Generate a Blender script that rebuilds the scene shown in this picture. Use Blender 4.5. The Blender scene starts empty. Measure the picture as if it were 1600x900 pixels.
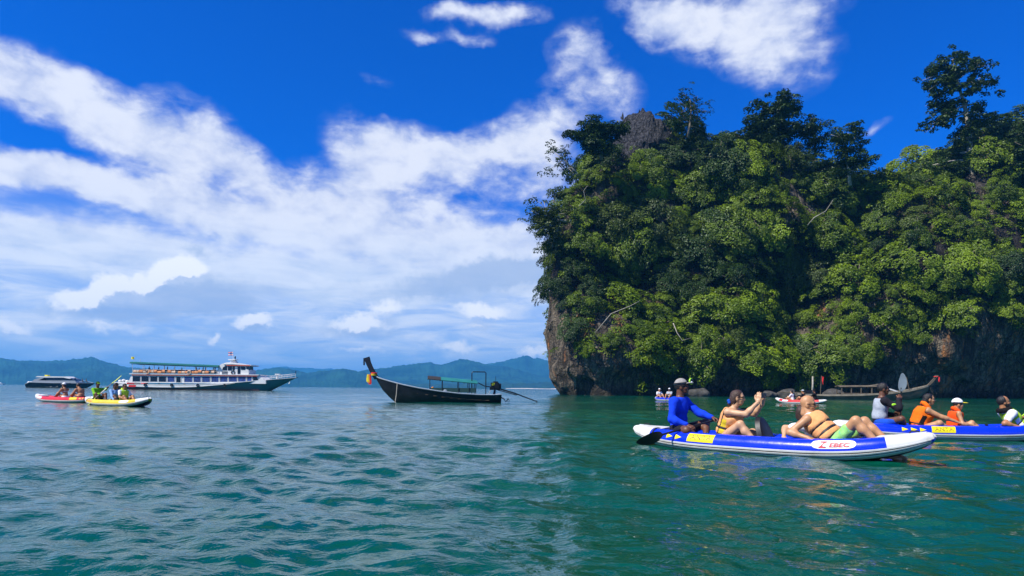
import bpy, bmesh, math, random
import numpy as np
from mathutils import Vector, Matrix, Euler

scene = bpy.context.scene
COL = scene.collection
R = math.radians
rng = np.random.default_rng(7)
random.seed(7)

# ------------------------------------------------------------------ camera, sun, sky, exposure
CAM_H, F, HY, ROLL = 0.9, 1067.0, 607.0, 0.0088
cam = bpy.data.objects.new('camera', bpy.data.cameras.new('camera'))
COL.objects.link(cam)
cam.data.sensor_width = 36
cam.data.lens = 24.0
cam.data.shift_y = (HY - 450) / 1600
cam.data.clip_start, cam.data.clip_end = 0.1, 40000
cam.matrix_world = Matrix.Translation((0, 0, CAM_H)) @ Matrix.Rotation(R(90), 4, 'X') @ Matrix.Rotation(ROLL, 4, 'Z')
scene.camera = cam


def P(px, py, d):
    """world point seen at photo pixel (px, py) at d metres along the view axis"""
    dx, dy = px - 800, py - HY
    c, s = math.cos(ROLL), math.sin(ROLL)
    u, v = dx * c + dy * s, -dx * s + dy * c
    return Vector((u / F * d, d, CAM_H - v / F * d))


SUN = Vector((-0.56, -0.34, 0.79)).normalized()
SUN_EL = math.asin(SUN.z)
SUN_AZ = math.atan2(SUN.x, SUN.y)
sl = bpy.data.lights.new('sun', 'SUN')
sl.energy, sl.angle, sl.color = 5.0, R(0.5), (1.0, 0.94, 0.84)
so = bpy.data.objects.new('sun', sl)
COL.objects.link(so)
so.rotation_euler = (-SUN).to_track_quat('-Z', 'Y').to_euler()

vs = scene.view_settings
vs.view_transform, vs.look, vs.exposure, vs.gamma = 'Standard', 'None', 0.5, 1.0
scene.cycles.max_bounces = 6
scene.cycles.diffuse_bounces = 1
scene.cycles.glossy_bounces = 3
scene.cycles.transmission_bounces = 4
scene.cycles.transparent_max_bounces = 8
scene.cycles.volume_bounces = 0
scene.cycles.use_denoising = True
scene.cycles.caustics_reflective = False
scene.cycles.caustics_refractive = False


class NT:
    """tiny helper round a node tree"""
    def __init__(self, tree):
        self.t = tree
        tree.nodes.clear()

    def n(self, kind, ins=None, **props):
        nd = self.t.nodes.new(kind)
        for k, v in props.items():
            setattr(nd, k, v)
        for k, v in (ins or {}).items():
            s = nd.inputs[k]
            if isinstance(v, bpy.types.NodeSocket):
                self.t.links.new(v, s)
            else:
                s.default_value = v
        return nd

    def math(self, op, a, b=0.0, c=0.0, clamp=False):
        return self.n('ShaderNodeMath', {0: a, 1: b, 2: c}, operation=op, use_clamp=clamp).outputs[0]

    def mix(self, f, a, b, blend='MIX'):
        nd = self.n('ShaderNodeMix', {0: f, 6: a, 7: b}, data_type='RGBA', blend_type=blend)
        return nd.outputs[2]

    def ss(self, x, lo, hi, a=0.0, b=1.0):
        return self.n('ShaderNodeMapRange', {0: x, 1: lo, 2: hi, 3: a, 4: b}, interpolation_type='SMOOTHSTEP').outputs[0]

    def noise(self, vec, scale, detail=4, rough=0.55, dist=0.0, dims='3D'):
        ins = {'Scale': scale, 'Detail': detail, 'Roughness': rough, 'Distortion': dist}
        if vec is not None:
            ins['Vector'] = vec
        return self.n('ShaderNodeTexNoise', ins, noise_dimensions=dims).outputs[0]


def c4(c):
    return (c[0], c[1], c[2], 1.0)


def azel(px, py):
    dx, dy = px - 800, py - HY
    u, v = dx + dy * ROLL, -dx * ROLL + dy
    return math.degrees(math.atan2(u, F)), math.degrees(math.atan2(-v, math.hypot(F, u)))


world = bpy.data.worlds.new('World')
scene.world = world
world.use_nodes = True
w = NT(world.node_tree)
sky = w.n('ShaderNodeTexSky', sky_type='NISHITA', sun_disc=False, sun_elevation=SUN_EL, sun_rotation=SUN_AZ,
          altitude=0, air_density=1.0, dust_density=0.4, ozone_density=3.0)
skyc = w.n('ShaderNodeVectorMath', {0: sky.outputs[0], 1: (0.002, 0.62, 1.98)}, operation='MULTIPLY').outputs[0]
gen = w.n('ShaderNodeTexCoord').outputs['Generated']
sx = w.n('ShaderNodeSeparateXYZ', {0: gen})
az = w.math('MULTIPLY', w.math('ARCTAN2', sx.outputs[0], sx.outputs[1]), 57.2958)
el = w.math('MULTIPLY', w.math('ARCSINE', sx.outputs[2]), 57.2958)
ae = w.n('ShaderNodeCombineXYZ', {0: az, 1: el, 2: 0.0}).outputs[0]
# turbulence that frays every cloud edge
stretch = w.n('ShaderNodeMapping', {'Vector': ae, 'Scale': (0.75, 1.25, 1.0), 'Rotation': (0, 0, R(12))}).outputs[0]
nz_big = w.noise(stretch, 0.16, 6, 0.58, 0.4)
nz_fine = w.noise(stretch, 0.50, 8, 0.57, 0.2)
band = w.n('ShaderNodeMapping', {'Vector': ae, 'Scale': (0.16, 0.9, 1.0), 'Rotation': (0, 0, R(-4))}).outputs[0]
nz_band = w.noise(band, 0.8, 7, 0.6, 0.6)
w2 = w.n('ShaderNodeTexNoise', {'Vector': ae, 'Scale': 0.75, 'Detail': 5.0, 'Roughness': 0.62}).outputs[1]
w2 = w.n('ShaderNodeVectorMath', {0: w2, 1: (0.5, 0.5, 0.5)}, operation='SUBTRACT').outputs[0]
w2 = w.n('ShaderNodeVectorMath', {0: w2, 1: (2.0, 1.8, 0.0)}, operation='MULTIPLY').outputs[0]
aec = w.n('ShaderNodeVectorMath', {0: ae, 1: w2}, operation='ADD').outputs[0]
warpn = w.n('ShaderNodeTexNoise', {'Vector': ae, 'Scale': 0.22, 'Detail': 4.0, 'Roughness': 0.55}).outputs[1]
warp = w.n('ShaderNodeVectorMath', {0: warpn, 1: (0.5, 0.5, 0.5)}, operation='SUBTRACT').outputs[0]
warp = w.n('ShaderNodeVectorMath', {0: warp, 'Scale': 2.6}, operation='SCALE').outputs[0]
aew = w.n('ShaderNodeVectorMath', {0: ae, 1: warp}, operation='ADD').outputs[0]
aewz = w.n('ShaderNodeVectorMath', {0: aew, 1: (1.0, 1.0, 0.0)}, operation='MULTIPLY').outputs[0]


def blobs(lst, coord):
    acc = None
    for (px, py, a, b, rot, wt) in lst:
        x0, y0 = azel(px, py)
        x1, _ = azel(px + a, py)
        _, y2 = azel(px, py - b)
        m = w.n('ShaderNodeMapping', {'Vector': coord, 'Location': (x0, y0, 0), 'Rotation': (0, 0, R(-rot)),
                                      'Scale': (abs(x1 - x0) * 1.25, abs(y2 - y0) * 1.25, 1)}, vector_type='TEXTURE')
        g = w.n('ShaderNodeTexGradient', {0: m.outputs[0]}, gradient_type='SPHERICAL').outputs[1]
        g = w.math('MULTIPLY', g, wt)
        acc = g if acc is None else w.math('ADD', acc, g)
    return acc


HIGH = [  # px, py, semi axes, tilt (clockwise positive), weight
    (10, 110, 120, 52, 26, 1.0), (110, 160, 130, 56, 30, 1.15), (215, 215, 120, 56, 28, 1.2), (310, 225, 105, 66, 20, 1.2), (390, 255, 90, 40, 28, 1.0),
    (40, 262, 130, 32, 6, 1.35), (150, 290, 130, 34, 14, 1.35), (290, 318, 140, 34, 10, 1.3), (-90, 80, 130, 60, 24, 1.0), (-90, 250, 120, 40, 5, 1.2),
    (60, 372, 200, 36, 5, 1.35), (280, 392, 240, 36, 8, 1.3), (-120, 360, 150, 40, 3, 1.2),
    (440, 350, 190, 50, 6, 1.4), (640, 365, 200, 60, 4, 1.35), (800, 395, 170, 60, 0, 1.2), (575, 232, 78, 50, 12, 1.3), (560, 290, 130, 50, 0, 1.2),
    (665, 240, 100, 44, 14, 1.1), (760, 232, 95, 42, -8, 1.1), (850, 190, 75, 58, -30, 0.95), (945, 130, 70, 58, 30, 0.85), (905, 70, 50, 44, -20, 0.75), (850, 270, 80, 60, 0, 0.95),
    (730, 300, 80, 34, 0, 0.5), (1130, 48, 185, 70, 16, 0.72), (1210, 78, 105, 80, 20, 0.85), (1030, 25, 90, 42, 15, 0.8), (1230, 0, 120, 60, 0, 0.7), (1060, 40, 70, 46, 20, 0.4),
    (690, 18, 40, 18, -10, 0.8), (735, 24, 50, 20, 5, 0.85), (800, 24, 60, 20, 4, 0.9), (656, 55, 28, 15, 3, 0.85), (700, 40, 26, 12, 30, 0.5), (722, 60, 50, 14, -4, 0.85), (1365, 205, 30, 10, -25, 0.5), (585, 130, 30, 12, 10, 0.42),
    (400, 430, 300, 40, 0, 1.0), (680, 440, 260, 36, 0, 1.0), (130, 430, 160, 22, 3, 0.5), (600, 470, 320, 40, 0, 0.7),
]
CUM = [
    (106, 470, 27, 22, 0, 1.5), (146, 462, 26, 20, 0, 1.3), (172, 444, 28, 20, 0, 1.5), (208, 450, 28, 20, 0, 1.3), (238, 440, 26, 18, 0, 1.4), (262, 424, 28, 20, 0, 1.6), (296, 420, 28, 20, 0, 1.7), (190, 470, 90, 14, 0, 0.6), (398, 501, 34, 12, 2, 1.7), (566, 505, 52, 16, -3, 1.6), (598, 480, 34, 12, 0, 1.0), (752, 486, 48, 13, 4, 1.3),
    (750, 508, 28, 8, 0, 1.1), (10, 512, 50, 15, 6, 1.1), (836, 546, 34, 11, 0, 1.1), (718, 541, 40, 9, 2, 0.9),
    (335, 530, 8, 14, 10, 0.9), (150, 508, 95, 14, 5, 0.75), (560, 545, 60, 8, 0, 0.6),
]
GREY = [
    (260, 470, 130, 26, 0, 1.1), (170, 492, 120, 16, 0, 1.0), (330, 455, 120, 34, 0, 0.9), (740, 430, 120, 26, -8, 1.1),
    (560, 520, 90, 14, 0, 0.8), (400, 515, 60, 10, 0, 0.7), (640, 460, 200, 22, 0, 0.6), (820, 430, 90, 30, 0, 0.9), (310, 392, 44, 9, 5, 0.7),
]
hb = blobs(HIGH, aewz)
frayed = w.ss(hb, 0.02, 0.45)
hi = w.math('ADD', hb, w.math('MULTIPLY', w.math('SUBTRACT', nz_big, 0.5), 0.75))
hi = w.math('ADD', hi, w.math('MULTIPLY', w.math('MULTIPLY', w.math('SUBTRACT', nz_fine, 0.5), 1.6), frayed))
hi = w.math('MULTIPLY', hi, w.ss(hb, 0.0, 0.12))
# the same kind of broken cloud goes on round the rest of the sky
away = w.ss(w.math('ABSOLUTE', az), 44.0, 62.0)
nz_round = w.noise(gen, 2.2, 6, 0.6, 0.3)
rest = w.ss(w.math('ADD', nz_round, w.math('MULTIPLY', nz_fine, 0.15)), 0.57, 0.78)
over = w.ss(el, 34.0, 46.0)
rest = w.math('MULTIPLY', rest, w.math('MAXIMUM', away, over))
m_hi = w.math('MAXIMUM', w.ss(hi, 0.06, 1.12), rest)
hi_col = w.mix(w.ss(w.math('ADD', w.math('MULTIPLY', w.math('ADD', nz_big, nz_fine), 0.5), w.math('MULTIPLY', hi, 0.09)), 0.44, 0.72), c4((6.2, 7.2, 10.2)), c4((10.2, 10.7, 11.9)))
c1 = w.mix(w.math('MULTIPLY', m_hi, 0.94), skyc, hi_col)
# pale veil towards the horizon, in long streaks
veil = w.math('MULTIPLY', w.ss(el, 15.5, 7.0), w.ss(nz_band, 0.25, 0.7, 0.62, 1.0))
veil_col = w.mix(w.ss(w.math('ADD', nz_band, w.math('MULTIPLY', el, 0.012)), 0.40, 0.72), c4((5.9, 7.9, 11.2)), c4((9.2, 10.3, 12.2)))
veil_col = w.mix(w.ss(el, 4.5, 0.5), veil_col, c4((6.0, 8.2, 11.2)))
c2 = w.mix(veil, c1, veil_col)
gr0 = blobs(GREY, aec)
gr = w.math('ADD', gr0, w.math('MULTIPLY', w.math('MULTIPLY', w.math('SUBTRACT', nz_fine, 0.5), 1.0), w.ss(gr0, 0.0, 0.25)))
c3 = w.mix(w.math('MULTIPLY', w.ss(gr, 0.10, 0.9), 0.75), c2, c4((4.3, 6.0, 9.4)))
cu0 = blobs(CUM, aec)
sunward = w.n('ShaderNodeVectorMath', {0: aec, 1: (-0.75, 1.15, 0.0)}, operation='ADD').outputs[0]
cu1 = blobs(CUM, sunward)
cun = w.math('MULTIPLY', w.math('MULTIPLY', w.math('SUBTRACT', nz_fine, 0.5), 1.1), w.ss(cu0, 0.0, 0.25))
cu = w.math('ADD', cu0, cun)
lit = w.ss(w.math('ADD', w.math('SUBTRACT', cu0, cu1), w.math('MULTIPLY', w.math('SUBTRACT', nz_fine, 0.5), 1.2)), -0.30, 0.55)
c4_ = w.mix(w.math('MULTIPLY', w.ss(cu, 0.02, 0.95), 0.95), c3, w.mix(lit, c4((6.6, 8.0, 10.8)), c4((12.0, 12.4, 13.0))))
# the lower half of the world sphere only shows under the sea: plain sea colour
c5 = w.mix(w.ss(el, 0.0, -1.0), c4_, c4((0.6, 1.2, 1.6)))
bg = w.n('ShaderNodeBackground', {'Color': c5, 'Strength': 0.062})
w.t.links.new(bg.outputs[0], w.n('ShaderNodeOutputWorld').inputs[0])


# ------------------------------------------------------------------ object helpers
def tag(o, label=None, cat=None, group=None, kind=None):
    if label: o['label'] = label
    if cat: o['category'] = cat
    if group: o['group'] = group
    if kind: o['kind'] = kind
    return o


def thing(name, label, cat, loc=(0, 0, 0), rz=0.0, group=None):
    o = bpy.data.objects.new(name, None)
    o.empty_display_size = 0.3
    COL.objects.link(o)
    o.location = loc
    o.rotation_euler = (0, 0, rz)
    return tag(o, label, cat, group)


def link(name, me, mats, parent=None, loc=None):
    o = bpy.data.objects.new(name, me)
    COL.objects.link(o)
    for m in (mats if isinstance(mats, (list, tuple)) else [mats]):
        if len(me.materials) < len(mats if isinstance(mats, (list, tuple)) else [mats]):
            me.materials.append(m)
    if parent is not None:
        o.parent = parent
    if loc is not None:
        o.location = loc
    return o


def mesh_np(name, verts, faces, matidx=None, smooth=True):
    """faces: one (n,k) int array, or a list of them"""
    verts = np.asarray(verts, dtype=np.float32).reshape(-1, 3)
    if not isinstance(faces, (list, tuple)):
        faces = [faces]
    faces = [np.asarray(f, dtype=np.int32) for f in faces if len(f)]
    me = bpy.data.meshes.new(name)
    me.vertices.add(len(verts))
    me.vertices.foreach_set('co', verts.ravel())
    loops = np.concatenate([f.ravel() for f in faces])
    tot = np.concatenate([np.full(len(f), f.shape[1], np.int32) for f in faces])
    start = np.concatenate([[0], np.cumsum(tot)[:-1]]).astype(np.int32)
    me.loops.add(len(loops))
    me.loops.foreach_set('vertex_index', loops)
    me.polygons.add(len(tot))
    me.polygons.foreach_set('loop_start', start)
    me.polygons.foreach_set('loop_total', tot)
    if matidx is not None:
        me.polygons.foreach_set('material_index', np.asarray(matidx, np.int32))
    me.polygons.foreach_set('use_smooth', np.full(len(tot), bool(smooth)))
    me.update(calc_edges=True)
    me.validate()
    return me


def copy_thing(o, loc=None, rot=None, scale=None, label=None):
    c = o.copy()
    COL.objects.link(c)
    for ch in o.children:
        d = ch.copy()
        COL.objects.link(d)
        d.parent = c
        for g in ch.children:
            e = g.copy()
            COL.objects.link(e)
            e.parent = d
    if loc is not None: c.location = loc
    if rot is not None: c.rotation_euler = rot
    if scale is not None: c.scale = scale
    if label: c['label'] = label
    return c


_mats = {}


def mat(name, col, rough=0.6, metal=0.0, vary=0.12, vscale=8.0, bump=0.0, bscale=60.0, coat=0.0, spec=0.5, dirt=None):
    """plain surface with a little uneven colour, wear and relief"""
    if name in _mats:
        return _mats[name]
    m = bpy.data.materials.new(name)
    m.use_nodes = True
    t = NT(m.node_tree)
    co = t.n('ShaderNodeTexCoord').outputs['Object']
    nz = t.noise(co, vscale, 5, 0.6)
    f = t.ss(nz, 0.3, 0.7, 1 - vary, 1 + vary)
    colr = t.n('ShaderNodeVectorMath', {0: col, 'Scale': f}, operation='SCALE').outputs[0]
    if dirt:
        d = t.ss(t.noise(co, dirt[1], 6, 0.65), 0.5, 0.72)
        colr = t.mix(t.math('MULTIPLY', d, dirt[2]), colr, c4(dirt[0]))
    ins = {'Base Color': colr, 'Roughness': t.ss(nz, 0.2, 0.8, max(rough - 0.08, 0.02), min(rough + 0.1, 1)), 'Metallic': metal,
           'Coat Weight': coat, 'Specular IOR Level': spec}
    if bump:
        bn = t.n('ShaderNodeBump', {'Height': t.noise(co, bscale, 4, 0.6), 'Strength': bump, 'Distance': 0.02})
        ins['Normal'] = bn.outputs[0]
    b = t.n('ShaderNodeBsdfPrincipled', ins)
    t.t.links.new(b.outputs[0], t.n('ShaderNodeOutputMaterial').inputs[0])
    _mats[name] = m
    return m


# lattice value noise for building shapes
_lat = np.random.default_rng(3).random((64, 64, 64)).astype(np.float32)


def vnoise(x, y, z):
    xi, yi, zi = np.floor(x).astype(int), np.floor(y).astype(int), np.floor(z).astype(int)
    fx, fy, fz = x - xi, y - yi, z - zi
    fx, fy, fz = fx * fx * (3 - 2 * fx), fy * fy * (3 - 2 * fy), fz * fz * (3 - 2 * fz)
    g = lambda a, b, c: _lat[(xi + a) & 63, (yi + b) & 63, (zi + c) & 63]
    x00 = g(0, 0, 0) * (1 - fx) + g(1, 0, 0) * fx
    x10 = g(0, 1, 0) * (1 - fx) + g(1, 1, 0) * fx
    x01 = g(0, 0, 1) * (1 - fx) + g(1, 0, 1) * fx
    x11 = g(0, 1, 1) * (1 - fx) + g(1, 1, 1) * fx
    return ((x00 * (1 - fy) + x10 * fy) * (1 - fz) + (x01 * (1 - fy) + x11 * fy) * fz) * 2 - 1


def fbm(x, y, z, octv=4, gain=0.5):
    a, s, f = 1.0, 0.0, 1.0
    for i in range(octv):
        s = s + a * vnoise(x * f + 7.3 * i, y * f + 3.1 * i, z * f + 11.7 * i)
        a *= gain
        f *= 2.03
    return s


def surface_nets(D, lo, h):
    """closed quad surface of the zero level of a sampled distance field (negative inside)"""
    nx, ny, nz = D.shape
    S = D < 0
    cs = np.zeros((nx - 1, ny - 1, nz - 1), np.int8)
    corners = [(i, j, k) for i in (0, 1) for j in (0, 1) for k in (0, 1)]
    for (i, j, k) in corners:
        cs += S[i:nx - 1 + i, j:ny - 1 + j, k:nz - 1 + k]
    act = (cs > 0) & (cs < 8)
    I = np.argwhere(act)
    if len(I) == 0:
        return np.zeros((0, 3)), np.zeros((0, 4), int)
    idx = np.full(act.shape, -1, np.int64)
    idx[act] = np.arange(len(I))
    acc = np.zeros((len(I), 3))
    cnt = np.zeros(len(I))
    for a in corners:
        for ax in range(3):
            if a[ax]:
                continue
            b = list(a)
            b[ax] = 1
            da = D[I[:, 0] + a[0], I[:, 1] + a[1], I[:, 2] + a[2]]
            db = D[I[:, 0] + b[0], I[:, 1] + b[1], I[:, 2] + b[2]]
            m = (da < 0) != (db < 0)
            t = np.where(m, da / np.where(m, da - db, 1), 0)
            p = np.array(a, float)[None, :].repeat(len(I), 0)
            p[:, ax] += t
            acc[m] += p[m]
            cnt[m] += 1
    V = (I + acc / cnt[:, None]) * h + np.array(lo)
    Q = []
    for ax in range(3):
        sl0 = [slice(None)] * 3
        sl1 = [slice(None)] * 3
        sl0[ax], sl1[ax] = slice(0, -1), slice(1, None)
        A, B = S[tuple(sl0)], S[tuple(sl1)]
        e = np.argwhere(A != B)
        u, v = (ax + 1) % 3, (ax + 2) % 3
        ok = (e[:, u] > 0) & (e[:, v] > 0) & (e[:, u] < D.shape[u] - 1) & (e[:, v] < D.shape[v] - 1)
        e = e[ok]
        q = []
        for (du, dv) in ((1, 1), (0, 1), (0, 0), (1, 0)):
            f = e.copy()
            f[:, u] -= du
            f[:, v] -= dv
            q.append(idx[f[:, 0], f[:, 1], f[:, 2]])
        q = np.stack(q, 1)
        flip = ~A[e[:, 0], e[:, 1], e[:, 2]]
        q[flip] = q[flip][:, ::-1]
        Q.append(q)
    return V, np.concatenate(Q)


# ------------------------------------------------------------------ water
def build_water():
    th = np.concatenate([np.linspace(-57, 57, 900), np.linspace(57, 303, 60)[1:]]) * math.pi / 180
    r = [0.9]
    while r[-1] < 95: r.append(r[-1] * 1.0078)
    while r[-1] < 14000: r.append(r[-1] * 1.12)
    r = np.array(r)
    rr, tt = np.meshgrid(r, th, indexing='ij')
    x, y = rr * np.sin(tt), rr * np.cos(tt)
    z = np.zeros_like(x)
    g = np.random.default_rng(11)
    spacing = np.maximum(rr * 0.0078, rr * (114 * math.pi / 180 / 900))
    patch = 0.75 + 0.5 * fbm(x / 9, y / 9, x * 0, 2)
    for i in range(84):
        lam = 0.13 * (13.0 ** g.random())
        ang = R(g.normal(58, 42))                     # wind waves run in from the left behind the viewer
        k = 2 * math.pi / lam
        amp = 0.0040 * lam ** 0.66
        fade = np.clip(lam / (spacing * 2.6) - 1, 0, 1)
        ph = k * (x * math.cos(ang) + y * math.sin(ang)) + g.random() * 6.28
        s = np.sin(ph)
        z += fade * amp * (s + 0.28 * np.cos(2 * ph) * 0.5) * patch
    for i in range(9):
        lam, ang = g.uniform(2.4, 5.5), R(g.normal(62, 22))
        k = 2 * math.pi / lam
        z += 0.0075 * np.clip(lam / (spacing * 2.6) - 1, 0, 1) * np.sin(k * (x * math.cos(ang) + y * math.sin(ang)) + g.random() * 6.28)
    z *= np.clip((140 - rr) / 60, 0, 1)
    nr, nt = x.shape
    V = np.stack([x, y, z], -1).reshape(-1, 3)
    i = np.arange(nr - 1)[:, None] * nt
    j = np.arange(nt)[None, :]
    j2 = (j + 1) % nt
    Q = np.stack([i + j, i + nt + j, i + nt + j2, i + j2], -1).reshape(-1, 4)
    c = len(V)
    V = np.vstack([V, [[0, 0, 0]]])
    jj = np.arange(nt)
    T = np.stack([np.full(nt, c), jj, (jj + 1) % nt], 1)
    me = mesh_np('water', V, [Q[:, ::-1], T[:, ::-1]])
    m = bpy.data.materials.new('sea_water')
    m.use_nodes = True
    t = NT(m.node_tree)
    co = t.n('ShaderNodeTexCoord').outputs['Object']
    big = t.noise(co, 0.06, 3, 0.5)
    base = t.mix(t.ss(big, 0.35, 0.65), c4((0.0007, 0.053, 0.031)), c4((0.0014, 0.080, 0.050)))
    mp = t.n('ShaderNodeMapping', {'Vector': co, 'Scale': (1.0, 1.5, 1.0), 'Rotation': (0, 0, R(25))}).outputs[0]
    n1 = t.noise(mp, 2.2, 5, 0.55, 0.6)
    n2 = t.noise(mp, 9.0, 3, 0.5, 0.4)
    hgt = t.math('ADD', n1, t.math('MULTIPLY', n2, 0.22))
    gust = t.ss(t.noise(co, 0.16, 3, 0.55), 0.36, 0.62, 0.25, 0.60)
    bn = t.n('ShaderNodeBump', {'Height': hgt, 'Strength': gust, 'Distance': 0.10})
    b = t.n('ShaderNodeBsdfPrincipled', {'Base Color': base, 'Roughness': 0.055, 'IOR': 1.333, 'Normal': bn.outputs[0]})
    t.t.links.new(b.outputs[0], t.n('ShaderNodeOutputMaterial').inputs[0])
    tag(link('water', me, m), kind='structure')


build_water()


# ------------------------------------------------------------------ far shore
def forest_mat(name, a, b, scale):
    m = bpy.data.materials.new(name)
    m.use_nodes = True
    t = NT(m.node_tree)
    co = t.n('ShaderNodeTexCoord').outputs['Object']
    nz = t.noise(co, scale, 6, 0.65)
    bn = t.n('ShaderNodeBump', {'Height': t.noise(co, scale * 4, 4, 0.6), 'Strength': 0.8, 'Distance': 6.0})
    bs = t.n('ShaderNodeBsdfPrincipled', {'Base Color': t.mix(t.ss(nz, 0.35, 0.65), c4(a), c4(b)), 'Roughness': 0.95, 'Specular IOR Level': 0.1,
                                          'Normal': bn.outputs[0]})
    t.t.links.new(bs.outputs[0], t.n('ShaderNodeOutputMaterial').inputs[0])
    return m


def hills(name, pts, D, depth, seed, m, rough=1.0):
    pts = np.array(pts, float)
    px = np.arange(pts[0, 0], pts[-1, 0], 1.3)
    yy = np.interp(px, pts[:, 0], pts[:, 1])
    dx = px - 800
    H = CAM_H - ((yy - HY) - dx * ROLL) / F * D
    H = np.maximum(H, 2)
    X = dx / F * D
    n = 34
    V = []
    for k in range(n):
        s = k / (n - 1)                       # 0 at the shore, 0.55 the crest, 1 behind
        prof = np.sin(min(s / 0.55, 1) * math.pi / 2) ** 0.9 if s <= 0.55 else math.cos((s - 0.55) / 0.45 * math.pi / 2)
        Y = D + (s - 0.55) * depth + 0 * X
        relief = fbm(X / 260 + seed, Y / 260, X * 0 + seed, 4) * 0.34 * (1 - abs(2 * min(s / 0.55, 1) - 1)) if s < 0.55 else 0
        Xs = X * (Y / D)
        Z = H * (prof + relief) + (fbm(X / 22 + seed, Y / 22, X * 0, 3, 0.7) * 4.2 * rough if s > 0 else 0)
        Z = np.where(s in (0, 1), -2.0, Z)
        V.append(np.stack([Xs, Y, Z], -1))
    V = np.array(V)
    ny, nx = V.shape[:2]
    i = np.arange(ny - 1)[:, None] * nx
    j = np.arange(nx - 1)[None, :]
    Q = np.stack([i + j, i + j + 1, i + nx + j + 1, i + nx + j], -1).reshape(-1, 4)
    tag(link(name, mesh_np(name, V.reshape(-1, 3), Q), m), kind='structure')


fm = forest_mat('hill_forest', (0.003, 0.030, 0.034), (0.016, 0.072, 0.052), 0.01)
hills('hills', [(-420, 575), (-200, 560), (0, 563), (28, 567), (60, 566), (100, 563), (125, 560), (142, 558.5), (165, 566), (200, 574), (250, 579), (330, 583), (400, 580), (438, 574),
                (452, 577), (480, 583), (500, 581), (530, 578), (558, 583), (600, 592), (640, 600)], 2500, 900, 1.0, fm)
hills('hills', [(330, 590), (400, 580), (440, 577), (480, 576), (510, 577), (545, 584), (600, 596)], 5200, 1500, 5.0, fm)
hills('hills', [(480, 600), (530, 588), (560, 582), (580, 579), (610, 576), (640, 572), (660, 568), (672, 566), (690, 570), (705, 566), (718, 562), (735, 565),
                (755, 570), (790, 574), (830, 585), (880, 596)], 2900, 1000, 9.0, fm)
hills('hills', [(690, 590), (735, 572), (770, 568), (800, 567), (812, 564), (822, 561.5), (845, 566), (870, 573), (930, 570), (1000, 578), (1300, 570), (1700, 565), (2100, 580)],
      3600, 1300, 14.0, fm)
hills('hills', [(120, 603), (200, 600), (420, 600), (470, 600), (560, 601), (640, 600), (700, 601), (760, 600), (820, 599), (900, 600), (1100, 602), (1500, 603)],
      2150, 160, 21.0, forest_mat('shore_forest', (0.010, 0.035, 0.018), (0.02, 0.055, 0.022), 0.05), rough=0.8)
# pale beach below the trees
bx = np.linspace(P(790, 608, 2050).x, P(905, 608, 2050).x, 40)
bz = 1.3 + 0.4 * np.sin(bx * 0.05)
bv = np.concatenate([np.stack([bx, bx * 0 + 2040, bx * 0 - 0.3], 1), np.stack([bx, bx * 0 + 2056, bz], 1), np.stack([bx, bx * 0 + 2090, bz + 1.5], 1)])
n = len(bx)
q = [[r * n + i, r * n + i + 1, (r + 1) * n + i + 1, (r + 1) * n + i] for r in (0, 1) for i in range(n - 1)]
tag(link('beach', mesh_np('beach', bv, np.array(q)), mat('beach_sand', (0.62, 0.55, 0.43), 0.9, vscale=0.05)), kind='structure')


# ------------------------------------------------------------------ limestone island
ID = 100.0
K = ID / F


def wx(px, d=ID): return (px - 800) / F * d
def wz(py, px, d=ID): return CAM_H - ((py - HY) - (px - 800) * ROLL) / F * d


# left outline of the bare rock (height -> x) and the ridge line (x -> height)
LP = np.array([(622, 884), (612, 874), (600, 866), (585, 862), (560, 861), (530, 860), (505, 857), (480, 860), (450, 864), (400, 868), (350, 872), (310, 874),
               (270, 893), (235, 918), (205, 945), (180, 962), (160, 975), (150, 990)], float)
LZ = np.array([wz(y, x) for y, x in LP])
LX = np.array([wx(x) for y, x in LP])
TP = np.array([(880, 300), (905, 262), (930, 232), (950, 212), (950, 196), (958, 172), (972, 158), (985, 152), (1000, 156), (1012, 165), (1024, 159), (1042, 161), (1054, 170), (1070, 175), (1085, 203), (1110, 222),
               (1150, 228), (1200, 222), (1250, 226), (1300, 236), (1350, 262), (1400, 296), (1440, 292), (1500, 284), (1560, 262), (1600, 236), (1700, 200), (1900, 190)], float)
TX = np.array([wx(x) for x, y in TP])
TZ = np.array([wz(y, x) for x, y in TP])


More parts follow.
